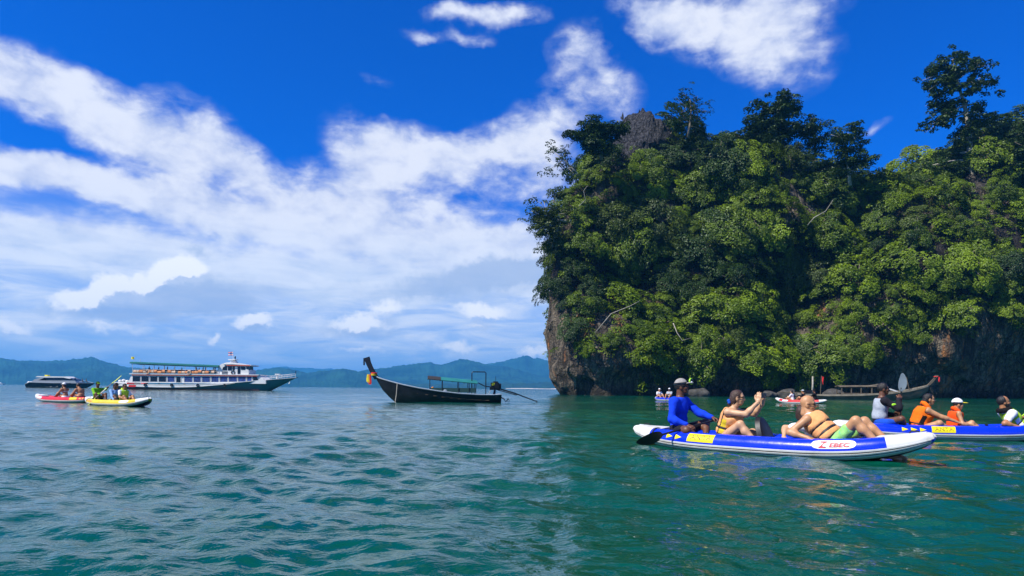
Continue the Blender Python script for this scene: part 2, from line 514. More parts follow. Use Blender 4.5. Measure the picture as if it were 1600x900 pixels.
def island_field(X, Y, Z):
    face = 99.0 + 0.16 * np.maximum(Z, 0) + 0.0045 * np.maximum(Z, 0) ** 2
    face = face + 3.4 * fbm(X / 13 + 2, Z / 15, X * 0 + 4, 3) - 5.0 * np.clip((X - 40) / 60, 0, 1)
    face = face + 7.5 * np.exp(-((X - 44) / 5.0) ** 2 - ((Z - 17) / 7) ** 2) + 6.0 * np.exp(-((X - 17) / 4.5) ** 2 - ((Z - 19) / 4.0) ** 2)  # hollows
    face = face + 9.0 * np.exp(-((X - 72) / 18) ** 2 - ((Z - 1.0) / 9.0) ** 2) + 3.5 * np.exp(-((X - 30) / 16) ** 2 - ((Z - 1.5) / 2.6) ** 2) + 4.0 * np.exp(-((X - 54) / 3.5) ** 2 - ((Z - 24) / 6) ** 2)
    face = face - 2.5 * np.exp(-((X - 33) / 6) ** 2 - ((Z - 15) / 6) ** 2)
    face = face + np.where(Z < 5, 1.0 * (1 - np.clip(Z, -2, 5) / 5) ** 1.5, 0)   # sea notch
    left = np.interp(Z, LZ, LX) + 0.10 * np.maximum(Y - 104, 0)
    top = np.interp(X, TX, TZ) * (Y / 104.0) - 0.02 * np.maximum(Y - 112, 0) ** 1.6
    a, b, c = face - Y, left - X, (Z - top) * 0.75
    k = 3.0
    d = np.maximum(a, b)
    hh = np.maximum(k - np.abs(a - b), 0) / k
    d = d + hh * hh * k * 0.25
    k2 = 1.5
    e = np.maximum(d, c)
    hh = np.maximum(k2 - np.abs(d - c), 0) / k2
    e = e + hh * hh * k2 * 0.25
    wob = fbm(X / 3.2, Y / 3.2, Z / 4.4, 4, 0.55)
    crag = np.clip((Z - 37) / 3, 0, 1) * np.exp(-((X - 19.5) / 7) ** 2) * 0.55
    e = e + 1.5 * np.abs(fbm(X / 2.6 + 3, Y / 2.6, Z / 8.0, 3)) - 0.6
    e = e - (0.42 + 0.9 * crag) * wob - (0.35 + 1.2 * crag) * np.abs(fbm(X / 1.6 + 9, Y / 1.6, Z / (2.6 - 1.0 * 0), 3)) + 0.35
    return e


def build_island():
    h = 0.48
    xs, ys, zs = np.arange(1, 118, h), np.arange(88, 136, h), np.arange(-2.5, 52, h)
    X, Y, Z = np.meshgrid(xs, ys, zs, indexing='ij')
    D = island_field(X, Y, Z).astype(np.float32)
    D[-1, :, :] = D[:, -1, :] = D[:, :, 0] = 1.0
    V, Q = surface_nets(D, (1, 88, -2.5), h)
    V = V + 0.10 * np.stack([fbm(V[:, 0] * 1.1, V[:, 1] * 1.1, V[:, 2] * 0.7 + s, 2) for s in (0, 20, 40)], 1)
    me = mesh_np('cliff', V, Q, smooth=False)
    m = bpy.data.materials.new('limestone')
    m.use_nodes = True
    t = NT(m.node_tree)
    co = t.n('ShaderNodeTexCoord').outputs['Object']
    vert = t.n('ShaderNodeMapping', {'Vector': co, 'Scale': (1.0, 1.0, 0.22)}).outputs[0]
    streak = t.noise(vert, 0.9, 6, 0.65, 0.4)
    grain = t.noise(co, 2.6, 8, 0.7)
    col = t.mix(t.ss(streak, 0.36, 0.62), c4((0.055, 0.050, 0.043)), c4((0.36, 0.295, 0.21)))
    col = t.mix(t.ss(grain, 0.42, 0.66), col, c4((0.085, 0.07, 0.052)))
    och = t.math('MULTIPLY', t.ss(t.noise(vert, 0.55, 5, 0.6, 0.3), 0.56, 0.66), t.ss(grain, 0.36, 0.55))
    zc = t.n('ShaderNodeSeparateXYZ', {0: co}).outputs[2]
    low = t.ss(zc, 17.0, 13.0)
    och = t.math('MULTIPLY', och, low)
    col = t.mix(och, col, c4((0.50, 0.215, 0.075)))
    dark = t.math('MULTIPLY', t.ss(t.math('ADD', zc, t.math('MULTIPLY', streak, 6.0)), 17.0, 18.5), t.ss(zc, 27.0, 24.0))
    col = t.mix(t.math('MULTIPLY', dark, 0.85), col, c4((0.020, 0.019, 0.022)))
    col = t.mix(t.ss(zc, 30.0, 38.0), col, t.mix(t.ss(grain, 0.4, 0.65), c4((0.040, 0.041, 0.046)), c4((0.135, 0.134, 0.145))))
    col = t.mix(t.math('MULTIPLY', t.ss(zc, 1.4, 0.5), 0.8), col, c4((0.03, 0.028, 0.02)))
    wv = t.n('ShaderNodeTexNoise', {'Vector': co, 'Scale': 0.9, 'Detail': 4.0}).outputs[1]
    wco = t.n('ShaderNodeVectorMath', {0: vert, 1: t.n('ShaderNodeVectorMath', {0: wv, 'Scale': 0.9}, operation='SCALE').outputs[0]}, operation='ADD').outputs[0]
    vor = t.n('ShaderNodeTexVoronoi', {'Vector': wco, 'Scale': 0.9}, feature='DISTANCE_TO_EDGE').outputs[0]
    vor2 = t.n('ShaderNodeTexVoronoi', {'Vector': wco, 'Scale': 2.3}, feature='DISTANCE_TO_EDGE').outputs[0]
    crack = t.math('MULTIPLY', t.ss(vor, 0.0, 0.16), t.ss(vor2, 0.0, 0.13, 0.35, 1.0))
    col = t.mix(t.ss(t.math('ADD', crack, t.math('MULTIPLY', grain, 0.5)), 0.1, 0.75, 0.35, 1.0), c4((0.012, 0.011, 0.010)), col)
    hgt = t.math('ADD', t.noise(co, 3.5, 8, 0.72), t.math('MULTIPLY', crack, 0.45))
    bn = t.n('ShaderNodeBump', {'Height': hgt, 'Strength': 1.0, 'Distance': 0.9})
    bs = t.n('ShaderNodeBsdfPrincipled', {'Base Color': col, 'Roughness': 0.92, 'Specular IOR Level': 0.2, 'Normal': bn.outputs[0]})
    t.t.links.new(bs.outputs[0], t.n('ShaderNodeOutputMaterial').inputs[0])
    tag(link('cliff', me, m), kind='structure')
    # sample points for plants
    p = V[Q]
    nrm = np.cross(p[:, 2] - p[:, 0], p[:, 3] - p[:, 1])
    area = np.linalg.norm(nrm, axis=1) + 1e-9
    return p.mean(1), nrm / area[:, None], area * 0.5


# ------------------------------------------------------------------ plants
def leaf_mat(name, a, b, tr=0.35):
    m = bpy.data.materials.new(name)
    m.use_nodes = True
    t = NT(m.node_tree)
    att = t.n('ShaderNodeAttribute', attribute_name='shade').outputs['Fac']
    rnd = t.n('ShaderNodeObjectInfo').outputs['Random']
    f = t.math('ADD', t.math('MULTIPLY', att, 0.6), t.math('MULTIPLY', rnd, 0.5), clamp=True)
    col = t.mix(f, c4(a), c4(b))
    df = t.n('ShaderNodeBsdfDiffuse', {'Color': col})
    tl = t.n('ShaderNodeBsdfTranslucent', {'Color': t.mix(0.5, col, c4((b[0] * 1.2, b[1] * 1.2, b[2] * 0.6)))})
    gl = t.n('ShaderNodeBsdfGlossy', {'Color': (0.8, 0.9, 0.8, 1), 'Roughness': 0.45})
    mx = t.n('ShaderNodeMixShader', {0: tr, 1: df.outputs[0], 2: tl.outputs[0]})
    m2 = t.n('ShaderNodeMixShader', {0: 0.025, 1: mx.outputs[0], 2: gl.outputs[0]})
    t.t.links.new(m2.outputs[0], t.n('ShaderNodeOutputMaterial').inputs[0])
    return m


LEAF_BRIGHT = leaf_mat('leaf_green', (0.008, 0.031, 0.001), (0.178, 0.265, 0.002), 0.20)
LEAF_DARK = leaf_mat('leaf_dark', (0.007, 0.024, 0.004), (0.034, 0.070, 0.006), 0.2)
LEAF_OLIVE = leaf_mat('leaf_olive', (0.022, 0.042, 0.004), (0.085, 0.125, 0.008), 0.3)
BARK = mat('bark', (0.15, 0.125, 0.09), 0.9, vscale=3, vary=0.4, bump=0.6, bscale=8)
BARK_PALE = mat('bark_pale', (0.34, 0.31, 0.26), 0.9, vscale=3, vary=0.3, bump=0.5, bscale=8)


def leaves_np(cen, nor, size, g, aspect=0.6, flop=0.5):
    """rhombic folded leaves at cen with rough normals nor"""
    n = len(cen)
    nor = nor + g.normal(0, flop, (n, 3))
    nor /= np.linalg.norm(nor, axis=1)[:, None] + 1e-9
    t = g.normal(0, 1, (n, 3))
    u = np.cross(nor, t)
    u /= np.linalg.norm(u, axis=1)[:, None] + 1e-9
    v = np.cross(nor, u)
    s = (size * g.uniform(0.65, 1.35, n))[:, None]
    droop = nor * s * 0.22
    a = cen - u * s - droop
    c = cen + u * s - droop
    b = cen - v * s * aspect + 0 * u
    d = cen + v * s * aspect
    V = np.stack([a, b, c, d], 1).reshape(-1, 3)
    Q = np.arange(4 * n).reshape(-1, 4)
    return V, Q


def leaf_mesh(name, V, Q, shade):
    me = mesh_np(name, V, Q, smooth=False)
    at = me.attributes.new('shade', 'FLOAT', 'FACE')
    at.data.foreach_set('value', np.asarray(shade, np.float32))
    return me


def tube_np(path, rad, seg=7):
    path = np.asarray(path, float)
    n = len(path)
    V = []
    tan = np.gradient(path, axis=0)
    tan /= np.linalg.norm(tan, axis=1)[:, None] + 1e-9
    ref = np.array([0.13, 0.31, 0.94]) if abs(tan[:, 2]).mean() < 0.8 else np.array([1.0, 0.1, 0])
    for i in range(n):
        u = np.cross(tan[i], ref)
        u /= np.linalg.norm(u)
        v = np.cross(tan[i], u)
        a = np.arange(seg) / seg * 2 * math.pi
        V.append(path[i] + rad[i] * (np.cos(a)[:, None] * u + np.sin(a)[:, None] * v))
    V = np.concatenate(V)
    i = np.arange(n - 1)[:, None] * seg
    j = np.arange(seg)[None, :]
    Q = np.stack([i + j, i + (j + 1) % seg, i + seg + (j + 1) % seg, i + seg + j], -1).reshape(-1, 4)
    # close the ends
    V = np.vstack([V, path[:1], path[-1:]])
    c0, c1 = len(V) - 2, len(V) - 1
    jj = np.arange(seg)
    T = np.concatenate([np.stack([np.full(seg, c0), (jj + 1) % seg, jj], 1), np.stack([np.full(seg, c1), (n - 1) * seg + jj, (n - 1) * seg + (jj + 1) % seg], 1)])
    return V, Q, T


def join_np(items):
    """items of (V, Q, T) -> verts and face arrays"""
    Vs, Qs, Ts, o = [], [], [], 0
    for it in items:
        V, Q = it[0], it[1]
        Vs.append(V)
        if len(Q): Qs.append(np.asarray(Q) + o)
        if len(it) > 2 and len(it[2]): Ts.append(np.asarray(it[2]) + o)
        o += len(V)
    return np.concatenate(Vs), [np.concatenate(x) for x in (Qs, Ts) if x]


def spray_cloud(sprays, g, per, size, flat=0.35, flop=0.45, up=1.0):
    """each spray (centre, radius, axis) is a flattened dome of leaves that face along its axis"""
    C, N, S = [], [], []
    for (c, r, ax) in sprays:
        k = max(6, int(per * r * r))
        th = g.uniform(0, 2 * math.pi, k)
        rr = r * np.sqrt(g.random(k))
        ax = np.array(ax, float)
        ax /= np.linalg.norm(ax)
        u = np.cross(ax, [0.2, 0.9, 0.1])
        u /= np.linalg.norm(u)
        v = np.cross(ax, u)
        hgt = flat * r * (1 - (rr / r) ** 2) - g.random(k) ** 2 * 0.5 * r
        off = (rr * np.cos(th))[:, None] * u + (rr * np.sin(th))[:, None] * v
        C.append(np.array(c) + off + hgt[:, None] * ax)
        N.append(ax * up + off / r * 0.7 + np.array([0, 0, 0.35]))
        S.append(np.clip(0.5 + 0.35 * g.normal() + 0.18 * g.normal(0, 1, k), 0, 1))
    C, N, S = np.concatenate(C), np.concatenate(N), np.concatenate(S)
    V, Q = leaves_np(C, N, np.full(len(C), size), g, flop=flop)
    return V, Q, S


def make_bush(seed, rad, hgt, per, size, leafm, nspray, barkm=BARK, gap=0.0):
    """prototype tree hugging the cliff: trunk with limbs, crown of leaf sprays"""
    g = np.random.default_rng(seed)
    sp, limbs = [], []
    trunk_top = np.array([g.normal(0, 0.2), g.normal(0, 0.2), hgt * 0.45])
    base = np.array([0, 0, -hgt * 0.35])
    limbs.append(tube_np(np.array([base, base * 0.5 + [0.1, 0, 0], trunk_top * 0.5, trunk_top]), [0.16, 0.13, 0.11, 0.08], 6))
    for i in range(nspray):
        d = g.normal(0, 1, 3)
        d[2] = abs(d[2]) * 0.9 - 0.15
        d /= np.linalg.norm(d)
        f = g.uniform(0.5, 1.25)
        c = d * np.array([rad, rad, hgt * 0.75]) * f + [0, 0, hgt * 0.18]
        r = rad * g.uniform(0.17, 0.42)
        sp.append((c, r, d * 0.55 + np.array([0, 0, 0.75]) + g.normal(0, 0.15, 3)))
        if i % 3 == 0:
            mid = (trunk_top + c) / 2 + g.normal(0, 0.12, 3) - [0, 0, 0.1]
            limbs.append(tube_np(np.array([trunk_top * 0.7, mid, c]), [0.06, 0.045, 0.02], 5))
    V, Q, S = spray_cloud(sp, g, per, size)
    root = thing('tree', None, 'tree')
    lv, lf = join_np(limbs)
    link('trunk', mesh_np('trunk', lv, lf), barkm, root)
    link('crown', leaf_mesh('crown', V, Q, S), leafm, root)
    return root


def place_vegetation():
    cen, nor, area = build_island()
    g = np.random.default_rng(23)
    vis = (nor[:, 1] < 0.35) | (nor[:, 2] > 0.2)
    x, y, z = cen.T
    lo_z = 3.6 + 2.2 * fbm(x / 5, y / 6, z * 0, 3) + 6.5 * np.clip((x - 48) / 9, 0, 1) * np.clip((95 - x) / 10, 0, 1)
    rock = (x < 8.7 + 1.2 * fbm(x / 3, y / 3, z / 3, 2)) & (z < 15.0) & (fbm(x / 2.2, y / 2.2, z / 2.2 + 50, 2) < 0.45) | (x < 7.2) & (z < 21) & (y < 106)
    rock |= (x > 14.2) & (x < 25.5) & (z > 38.4 + 0.8 * np.sin(x)) & (y < 126) | (x < 17) & (z < 6)
    rock |= fbm(x / 4 + 30, y / 4, z / 5, 3) > 0.62
    ok = vis & ~rock & (z > lo_z + 0.5) & (x < 112) & (y < 128)
    ids = np.where(ok)[0]
    GR = 'trees and shrubs crowding the island cliff'
    protos = [make_bush(100 + i, 2.3, 2.4, 210, 0.12, LEAF_BRIGHT, 36) for i in range(5)] + \
             [make_bush(120 + i, 2.5, 2.1, 180, 0.132, LEAF_BRIGHT, 30) for i in range(2)] + \
             [make_bush(140 + i, 2.2, 2.6, 200, 0.115, LEAF_OLIVE, 34) for i in range(2)] + \
             [make_bush(160 + i, 2.4, 2.8, 190, 0.125, LEAF_DARK, 36) for i in range(2)]
    LB = ['bushy bright green tree in the mass covering the island cliff'] * 7 + ['dull olive green tree in the mass covering the island cliff'] * 2 + \
         ['dark green tree in the mass covering the island cliff'] * 2
    used = [False] * len(protos)
    pts = []
    pr = area[ids] / area[ids].sum()
    order = g.choice(ids, size=7000, replace=False, p=pr)
    for i in order:
        if len(pts) >= 296: break
        p = cen[i]
        pxx = 800 + F * p[0] / p[1]
        if pxx > 1640 or p[1] > 122: continue
        dmin = 2.35 if p[2] < 30 else 2.0
        if all((p[0] - q[0]) ** 2 + (p[1] - q[1]) ** 2 * 0.5 + (p[2] - q[2]) ** 2 > dmin * dmin for q, _ in pts):
            pts.append((p, nor[i]))
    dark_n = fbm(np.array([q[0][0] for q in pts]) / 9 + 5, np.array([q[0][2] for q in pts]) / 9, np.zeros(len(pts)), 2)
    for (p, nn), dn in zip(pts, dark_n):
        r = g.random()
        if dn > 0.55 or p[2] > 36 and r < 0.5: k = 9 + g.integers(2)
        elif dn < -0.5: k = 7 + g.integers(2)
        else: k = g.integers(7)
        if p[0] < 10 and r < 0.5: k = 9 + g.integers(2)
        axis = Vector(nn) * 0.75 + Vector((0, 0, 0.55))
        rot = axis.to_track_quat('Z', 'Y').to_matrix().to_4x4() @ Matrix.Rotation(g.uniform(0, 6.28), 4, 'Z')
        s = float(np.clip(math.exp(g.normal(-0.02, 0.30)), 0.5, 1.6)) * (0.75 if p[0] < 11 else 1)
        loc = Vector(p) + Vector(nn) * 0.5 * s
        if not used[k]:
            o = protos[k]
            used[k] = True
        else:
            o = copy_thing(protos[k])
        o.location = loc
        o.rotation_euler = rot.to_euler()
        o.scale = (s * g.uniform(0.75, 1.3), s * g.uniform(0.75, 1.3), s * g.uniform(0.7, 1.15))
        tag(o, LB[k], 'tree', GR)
    for k, u in enumerate(used):
        if not u:
            for ch in list(protos[k].children): bpy.data.objects.remove(ch)
            bpy.data.objects.remove(protos[k])
    # creepers, saplings and ferns between the trees: one leafy mass
    ok2 = vis & ~rock & (z > lo_z) & (x < 112) & (y < 126)
    ids2 = np.where(ok2)[0]
    pr2 = area[ids2] / area[ids2].sum()
    pick = g.choice(ids2, size=6500, replace=True, p=pr2)
    sp = []
    for i in pick:
        nn = nor[i]
        sp.append((cen[i] + nn * g.uniform(0.1, 0.9) + g.normal(0, 0.25, 3), g.uniform(0.4, 0.95), nn * 0.5 + np.array([0, 0, 0.8])))
    V, Q, S = spray_cloud(sp, g, 110, 0.122)
    tag(link('undergrowth', leaf_mesh('undergrowth', V, Q, S), LEAF_BRIGHT), 'leafy creepers and saplings filling the gaps on the cliff', 'undergrowth', kind='stuff')


place_vegetation()


def branching_tree(name, label, base, trunk_pts, trunk_rad, branches, per, size, leafm, barkm, seed, spray_r=(0.5, 0.9), group=None, fill=10):
    """free-standing tree: base point, trunk polyline, branches as (height fraction, tip offset, number of sprays)"""
    g = np.random.default_rng(seed)
    root = thing(name, label, 'tree', base, 0, group)
    tp = np.array(trunk_pts, float)
    L = np.linspace(0, 1, len(tp))
    parts = [tube_np(tp, trunk_rad, 8)]
    sp = []
    for (f, tip, ns) in branches:
        a = np.array([np.interp(f, L, tp[:, i]) for i in range(3)])
        tip = np.array(tip, float)
        mid = (a + tip) / 2 + g.normal(0, 0.25, 3) + [0, 0, 0.25 * np.linalg.norm(tip - a) * 0.3]
        r0 = np.interp(f, L, trunk_rad) * 0.55
        parts.append(tube_np(np.array([a, (a + mid) / 2 + g.normal(0, .08, 3), mid, tip]), [r0, r0 * 0.7, r0 * 0.45, 0.03], 5))
        for k in range(ns):
            q = g.uniform(0.35, 1.1)
            c = (a * (1 - q) + tip * q if q < 0.5 else mid * (1 - q) * 2 + tip * (2 * q - 1)) if q <= 1 else tip + (tip - mid) * (q - 1)
            rr = g.uniform(*spray_r)
            c = c + g.normal(0, 0.55, 3)
            sp.append((c, rr * 1.15, np.array([g.normal(0, 0.3), g.normal(0, 0.3), 1.0])))
            sp.append((c + g.normal(0, 0.7, 3), rr * 0.9, np.array([g.normal(0, 0.4), g.normal(0, 0.4), 1.0])))
            if k % 2 == 0:
                parts.append(tube_np(np.array([mid, (mid + c) / 2 + g.normal(0, .1, 3), c]), [0.05, 0.035, 0.015], 4))
    for k in range(fill):
        f = g.uniform(0.2, 0.97)
        c = np.array([np.interp(f, L, tp[:, i]) for i in range(3)]) + g.normal(0, 0.75, 3)
        sp.append((c, g.uniform(*spray_r) * 1.1, np.array([g.normal(0, 0.4), g.normal(0, 0.4), 1.0])))
    V, Q, S = spray_cloud(sp, g, per, size, flat=0.3, flop=0.55)
    lv, lf = join_np(parts)
    link('trunk', mesh_np('trunk', lv, lf), barkm, root)
    link('crown', leaf_mesh('crown', V, Q, S), leafm, root)
    return root


def px_tree(name, label, dist, base_px, trunk_px, rads, br_px, per, size, leafm, barkm, seed, spray_r, depth=1.5, group=None, fill=10):
    """free-standing tree whose trunk and limb ends were read off the photograph"""
    g = np.random.default_rng(seed + 1)
    b = P(base_px[0], base_px[1], dist)
    tp = [tuple(P(x, y, dist) - b) for x, y in trunk_px]
    br = [(f, tuple(P(x, y, dist + g.uniform(-depth, depth)) - b), ns) for (f, x, y, ns) in br_px]
    return branching_tree(name, label, b, tp, rads, br, per * 1.8, size * 0.74, leafm, barkm, seed, spray_r, group, fill)


# the tall tree standing clear of the ridge
px_tree('tree', 'tall dark tree rising clear above the ridge against open sky', 108, (1518, 305), [(1518, 305), (1517, 260), (1515, 215), (1510, 175), (1500, 140), (1492, 110), (1488, 92)],
        [0.55, 0.48, 0.4, 0.3, 0.2, 0.12, 0.05],
        [(0.95, 1497, 84, 5), (0.9, 1470, 100, 6), (0.88, 1448, 112, 5), (0.85, 1440, 126, 5), (0.8, 1452, 140, 6), (0.8, 1520, 108, 5), (0.78, 1544, 96, 4), (0.75, 1553, 100, 3),
         (0.72, 1548, 128, 5), (0.7, 1556, 132, 3), (0.72, 1470, 150, 7), (0.66, 1446, 166, 6), (0.62, 1460, 175, 7), (0.7, 1530, 140, 6), (0.6, 1490, 165, 7), (0.55, 1448, 198, 5),
         (0.5, 1444, 208, 4), (0.55, 1475, 190, 7), (0.55, 1540, 165, 4), (0.5, 1545, 188, 3), (0.5, 1548, 198, 3), (0.42, 1520, 190, 3), (0.45, 1490, 205, 5), (0.3, 1500, 235, 6),
         (0.25, 1470, 248, 6), (0.2, 1455, 258, 5), (0.25, 1535, 235, 6), (0.2, 1556, 236, 5), (0.15, 1490, 262, 7), (0.15, 1535, 258, 6), (0.3, 1515, 222, 5), (0.8, 1495, 120, 6), (0.75, 1480, 128, 6)],
        58, 0.25, LEAF_DARK, BARK_PALE, 41, (0.45, 0.95), 2.0, None, 34)
px_tree('tree', 'sparse twiggy tree growing beside the bare rock summit', 104, (1075, 215), [(1075, 215), (1078, 195), (1080, 175), (1078, 155)], [0.22, 0.17, 0.1, 0.04],
        [(0.9, 1072, 147, 3), (0.8, 1090, 150, 3), (0.7, 1102, 162, 3), (0.6, 1110, 176, 3), (0.6, 1062, 160, 3), (0.5, 1108, 196, 3), (0.4, 1095, 185, 4), (0.4, 1068, 180, 3), (0.3, 1100, 205, 3), (0.7, 1084, 165, 3)],
        40, 0.17, LEAF_DARK, BARK, 43, (0.4, 0.7), 1.5)
px_tree('tree', 'dark bluish green tree with broad head on the middle of the ridge', 110, (1205, 245), [(1205, 245), (1207, 220), (1208, 195), (1210, 170)], [0.35, 0.28, 0.2, 0.08],
        [(0.95, 1215, 158, 6), (0.9, 1235, 152, 5), (0.8, 1190, 165, 6), (0.7, 1168, 185, 6), (0.7, 1240, 175, 6), (0.6, 1225, 190, 7), (0.5, 1180, 200, 7), (0.4, 1160, 208, 5), (0.4, 1245, 200, 6),
         (0.5, 1205, 190, 7), (0.3, 1190, 215, 6), (0.3, 1230, 212, 6)],
        62, 0.25, LEAF_DARK, BARK, 44, (0.65, 1.15), 2, None, 26)
px_tree('tree', 'small dark tree on the ridge between two taller ones', 110, (1275, 245), [(1275, 245), (1273, 225), (1270, 200)], [0.22, 0.16, 0.06],
        [(0.9, 1272, 185, 3), (0.8, 1284, 192, 3), (0.7, 1258, 200, 5), (0.5, 1255, 215, 5), (0.5, 1288, 210, 4), (0.3, 1270, 222, 5)], 58, 0.22, LEAF_DARK, BARK, 45, (0.6, 1.0), 1.5, None, 14)
px_tree('tree', 'layered ridge tree with sky showing between its limbs', 106, (1328, 290), [(1328, 290), (1326, 265), (1322, 240), (1318, 215)], [0.3, 0.24, 0.16, 0.06],
        [(0.95, 1305, 198, 4), (0.95, 1330, 200, 4), (0.85, 1345, 210, 4), (0.8, 1298, 210, 4), (0.7, 1350, 228, 4), (0.6, 1310, 228, 5), (0.55, 1358, 248, 4), (0.4, 1370, 262, 4), (0.4, 1340, 255, 3),
         (0.3, 1385, 275, 4), (0.3, 1310, 262, 4)], 58, 0.23, LEAF_DARK, BARK_PALE, 46, (0.6, 1.05), 1.5, None, 22)
px_tree('tree', 'round dark tree at the upper left shoulder of the island', 103, (940, 250), [(940, 250), (938, 228), (934, 205)], [0.28, 0.2, 0.08],
        [(0.9, 930, 190, 5), (0.9, 955, 190, 5), (0.8, 912, 196, 5), (0.7, 895, 208, 5), (0.7, 970, 200, 5), (0.5, 900, 225, 6), (0.5, 925, 215, 6), (0.4, 955, 222, 6), (0.6, 985, 190, 4)],
        62, 0.24, LEAF_DARK, BARK, 47, (0.7, 1.1), 1.5, None, 24)
px_tree('tree', 'loose thin tree leaning out from the upper left of the cliff', 102, (905, 275), [(905, 275), (893, 262), (880, 248), (868, 240)], [0.18, 0.13, 0.09, 0.04],
        [(0.9, 860, 232, 3), (0.8, 868, 246, 3), (0.7, 880, 230, 3), (0.6, 866, 262, 3), (0.5, 885, 250, 4), (0.3, 895, 262, 4), (0.5, 880, 272, 2)], 44, 0.2, LEAF_DARK, BARK_PALE, 48, (0.4, 0.7), 1.0)
px_tree('tree', 'shaggy tree drooping out over the water from the left cliff edge', 101.5, (892, 345), [(892, 345), (875, 345), (858, 340), (845, 338)], [0.25, 0.2, 0.13, 0.05],
        [(0.9, 830, 330, 5), (0.9, 836, 345, 5), (0.8, 850, 315, 6), (0.7, 870, 300, 6), (0.8, 830, 362, 4), (0.7, 845, 372, 5), (0.6, 838, 390, 4), (0.5, 850, 400, 4), (0.4, 846, 412, 2), (0.4, 862, 385, 5),
         (0.3, 872, 325, 6), (0.3, 858, 418, 2), (0.3, 868, 400, 3), (0.5, 858, 355, 6)], 58, 0.2, LEAF_OLIVE, BARK_PALE, 49, (0.55, 0.95), 1.2, None, 30)
px_tree('tree', 'dark rounded tree cut by the right edge of the view', 104, (1612, 290), [(1612, 290), (1610, 255), (1608, 220)], [0.35, 0.25, 0.1],
        [(0.95, 1598, 205, 5), (0.9, 1612, 195, 5), (0.7, 1586, 222, 5), (0.6, 1592, 240, 6), (0.5, 1580, 255, 5), (0.5, 1605, 250, 6), (0.3, 1588, 272, 6)], 60, 0.25, LEAF_DARK, BARK, 50, (0.55, 0.95), 1.5)
# bare pale trunks at the foot of the cliff
for (px, y0, y1, lean, lb) in ((1269, 617, 588, 1, 'pale bare trunk standing at the shoreline behind the bald man'), (1418, 600, 588, -5, 'short bare stump leaning above the moored long boat')):
    b = P(px, y0, 95)
    t = P(px + lean, y1, 95) - b
    v, qq, tt = tube_np([(0, 0, 0), tuple(t * 0.5 + Vector((0.05, 0, 0))), tuple(t)], [0.16, 0.13, 0.10], 7)
    o = link('stump', mesh_np('stump', v, [qq, tt]), BARK_PALE)
    o.location = b
    tag(o, lb, 'tree trunk')
# boulders along the foot
for i, (px, py, sc, lb) in enumerate(((1230, 611, 1.1, 'grey boulder at the waterline left of the moored long boat'), (1300, 610, 1.3, 'low grey boulder at the waterline behind the moored long boat'),
                                      (1200, 612, 0.9, 'dull grey boulder at the foot of the cliff by the red kayak'), (1090, 612, 1.2, 'leaning slab of rock at the foot of the cliff behind the guide'))):
    b = P(px, py, 96.5)
    b.z = 0.3
    gg = np.arange(-1.6, 1.61, 0.16)
    X, Y, Z = np.meshgrid(gg, gg, gg, indexing='ij')
    D = np.sqrt((X / 1.2) ** 2 + (Y / 0.9) ** 2 + (Z / 0.7) ** 2) - 1 + 0.28 * fbm(X * 0.9 + i * 5, Y * 0.9, Z * 0.9, 3)
    D[0] = D[-1] = 1; D[:, 0] = D[:, -1] = 1; D[:, :, 0] = D[:, :, -1] = 1
    v, qq = surface_nets(D, (-1.6,) * 3, 0.16)
    o = link('boulder', mesh_np('boulder', v, qq, smooth=False), mat('boulder_rock_shaded', (0.055, 0.052, 0.045), 0.95, vscale=1.5, vary=0.5, bump=1.0, bscale=6))  # rock tone lowered to stand in for shade along the cliff foot
    o.location, o.scale = b, (sc, sc, sc)
    tag(o, lb, 'boulder')

# bleached dead branches caught in the foliage
DB = [((905, 322), (915, 312), (912, 298), (918, 290), 101, 'curved bleached branch in front of the rock on the upper left of the cliff'),
      ((1262, 352), (1272, 340), (1290, 330), (1302, 312), 100, 'thin bleached branch slanting up in the middle of the cliff foliage'),
      ((930, 520), (955, 490), (985, 478), (1000, 470), 99, 'long pale dead twig leaning across the lower left foliage'),
      ((1052, 505), (1058, 520), (1066, 532), (1080, 528), 99, 'forked pale twig hanging over the dark hollow above the guide')]
for a_, b_, c_, d_, dist, lb_ in DB:
    o0 = P(a_[0], a_[1], dist - 2.5)
    pts = [tuple(P(q[0], q[1], dist - 2.5 - 0.4 * i) - o0) for i, q in enumerate((a_, b_, c_, d_))]
    v, qq, tt = tube_np(pts, [0.065, 0.055, 0.04, 0.02], 6)
    ob = link('dead_branch', mesh_np('dead_branch', v, [qq, tt]), BARK_PALE)
    ob.location = o0
    tag(ob, lb_, 'branch')


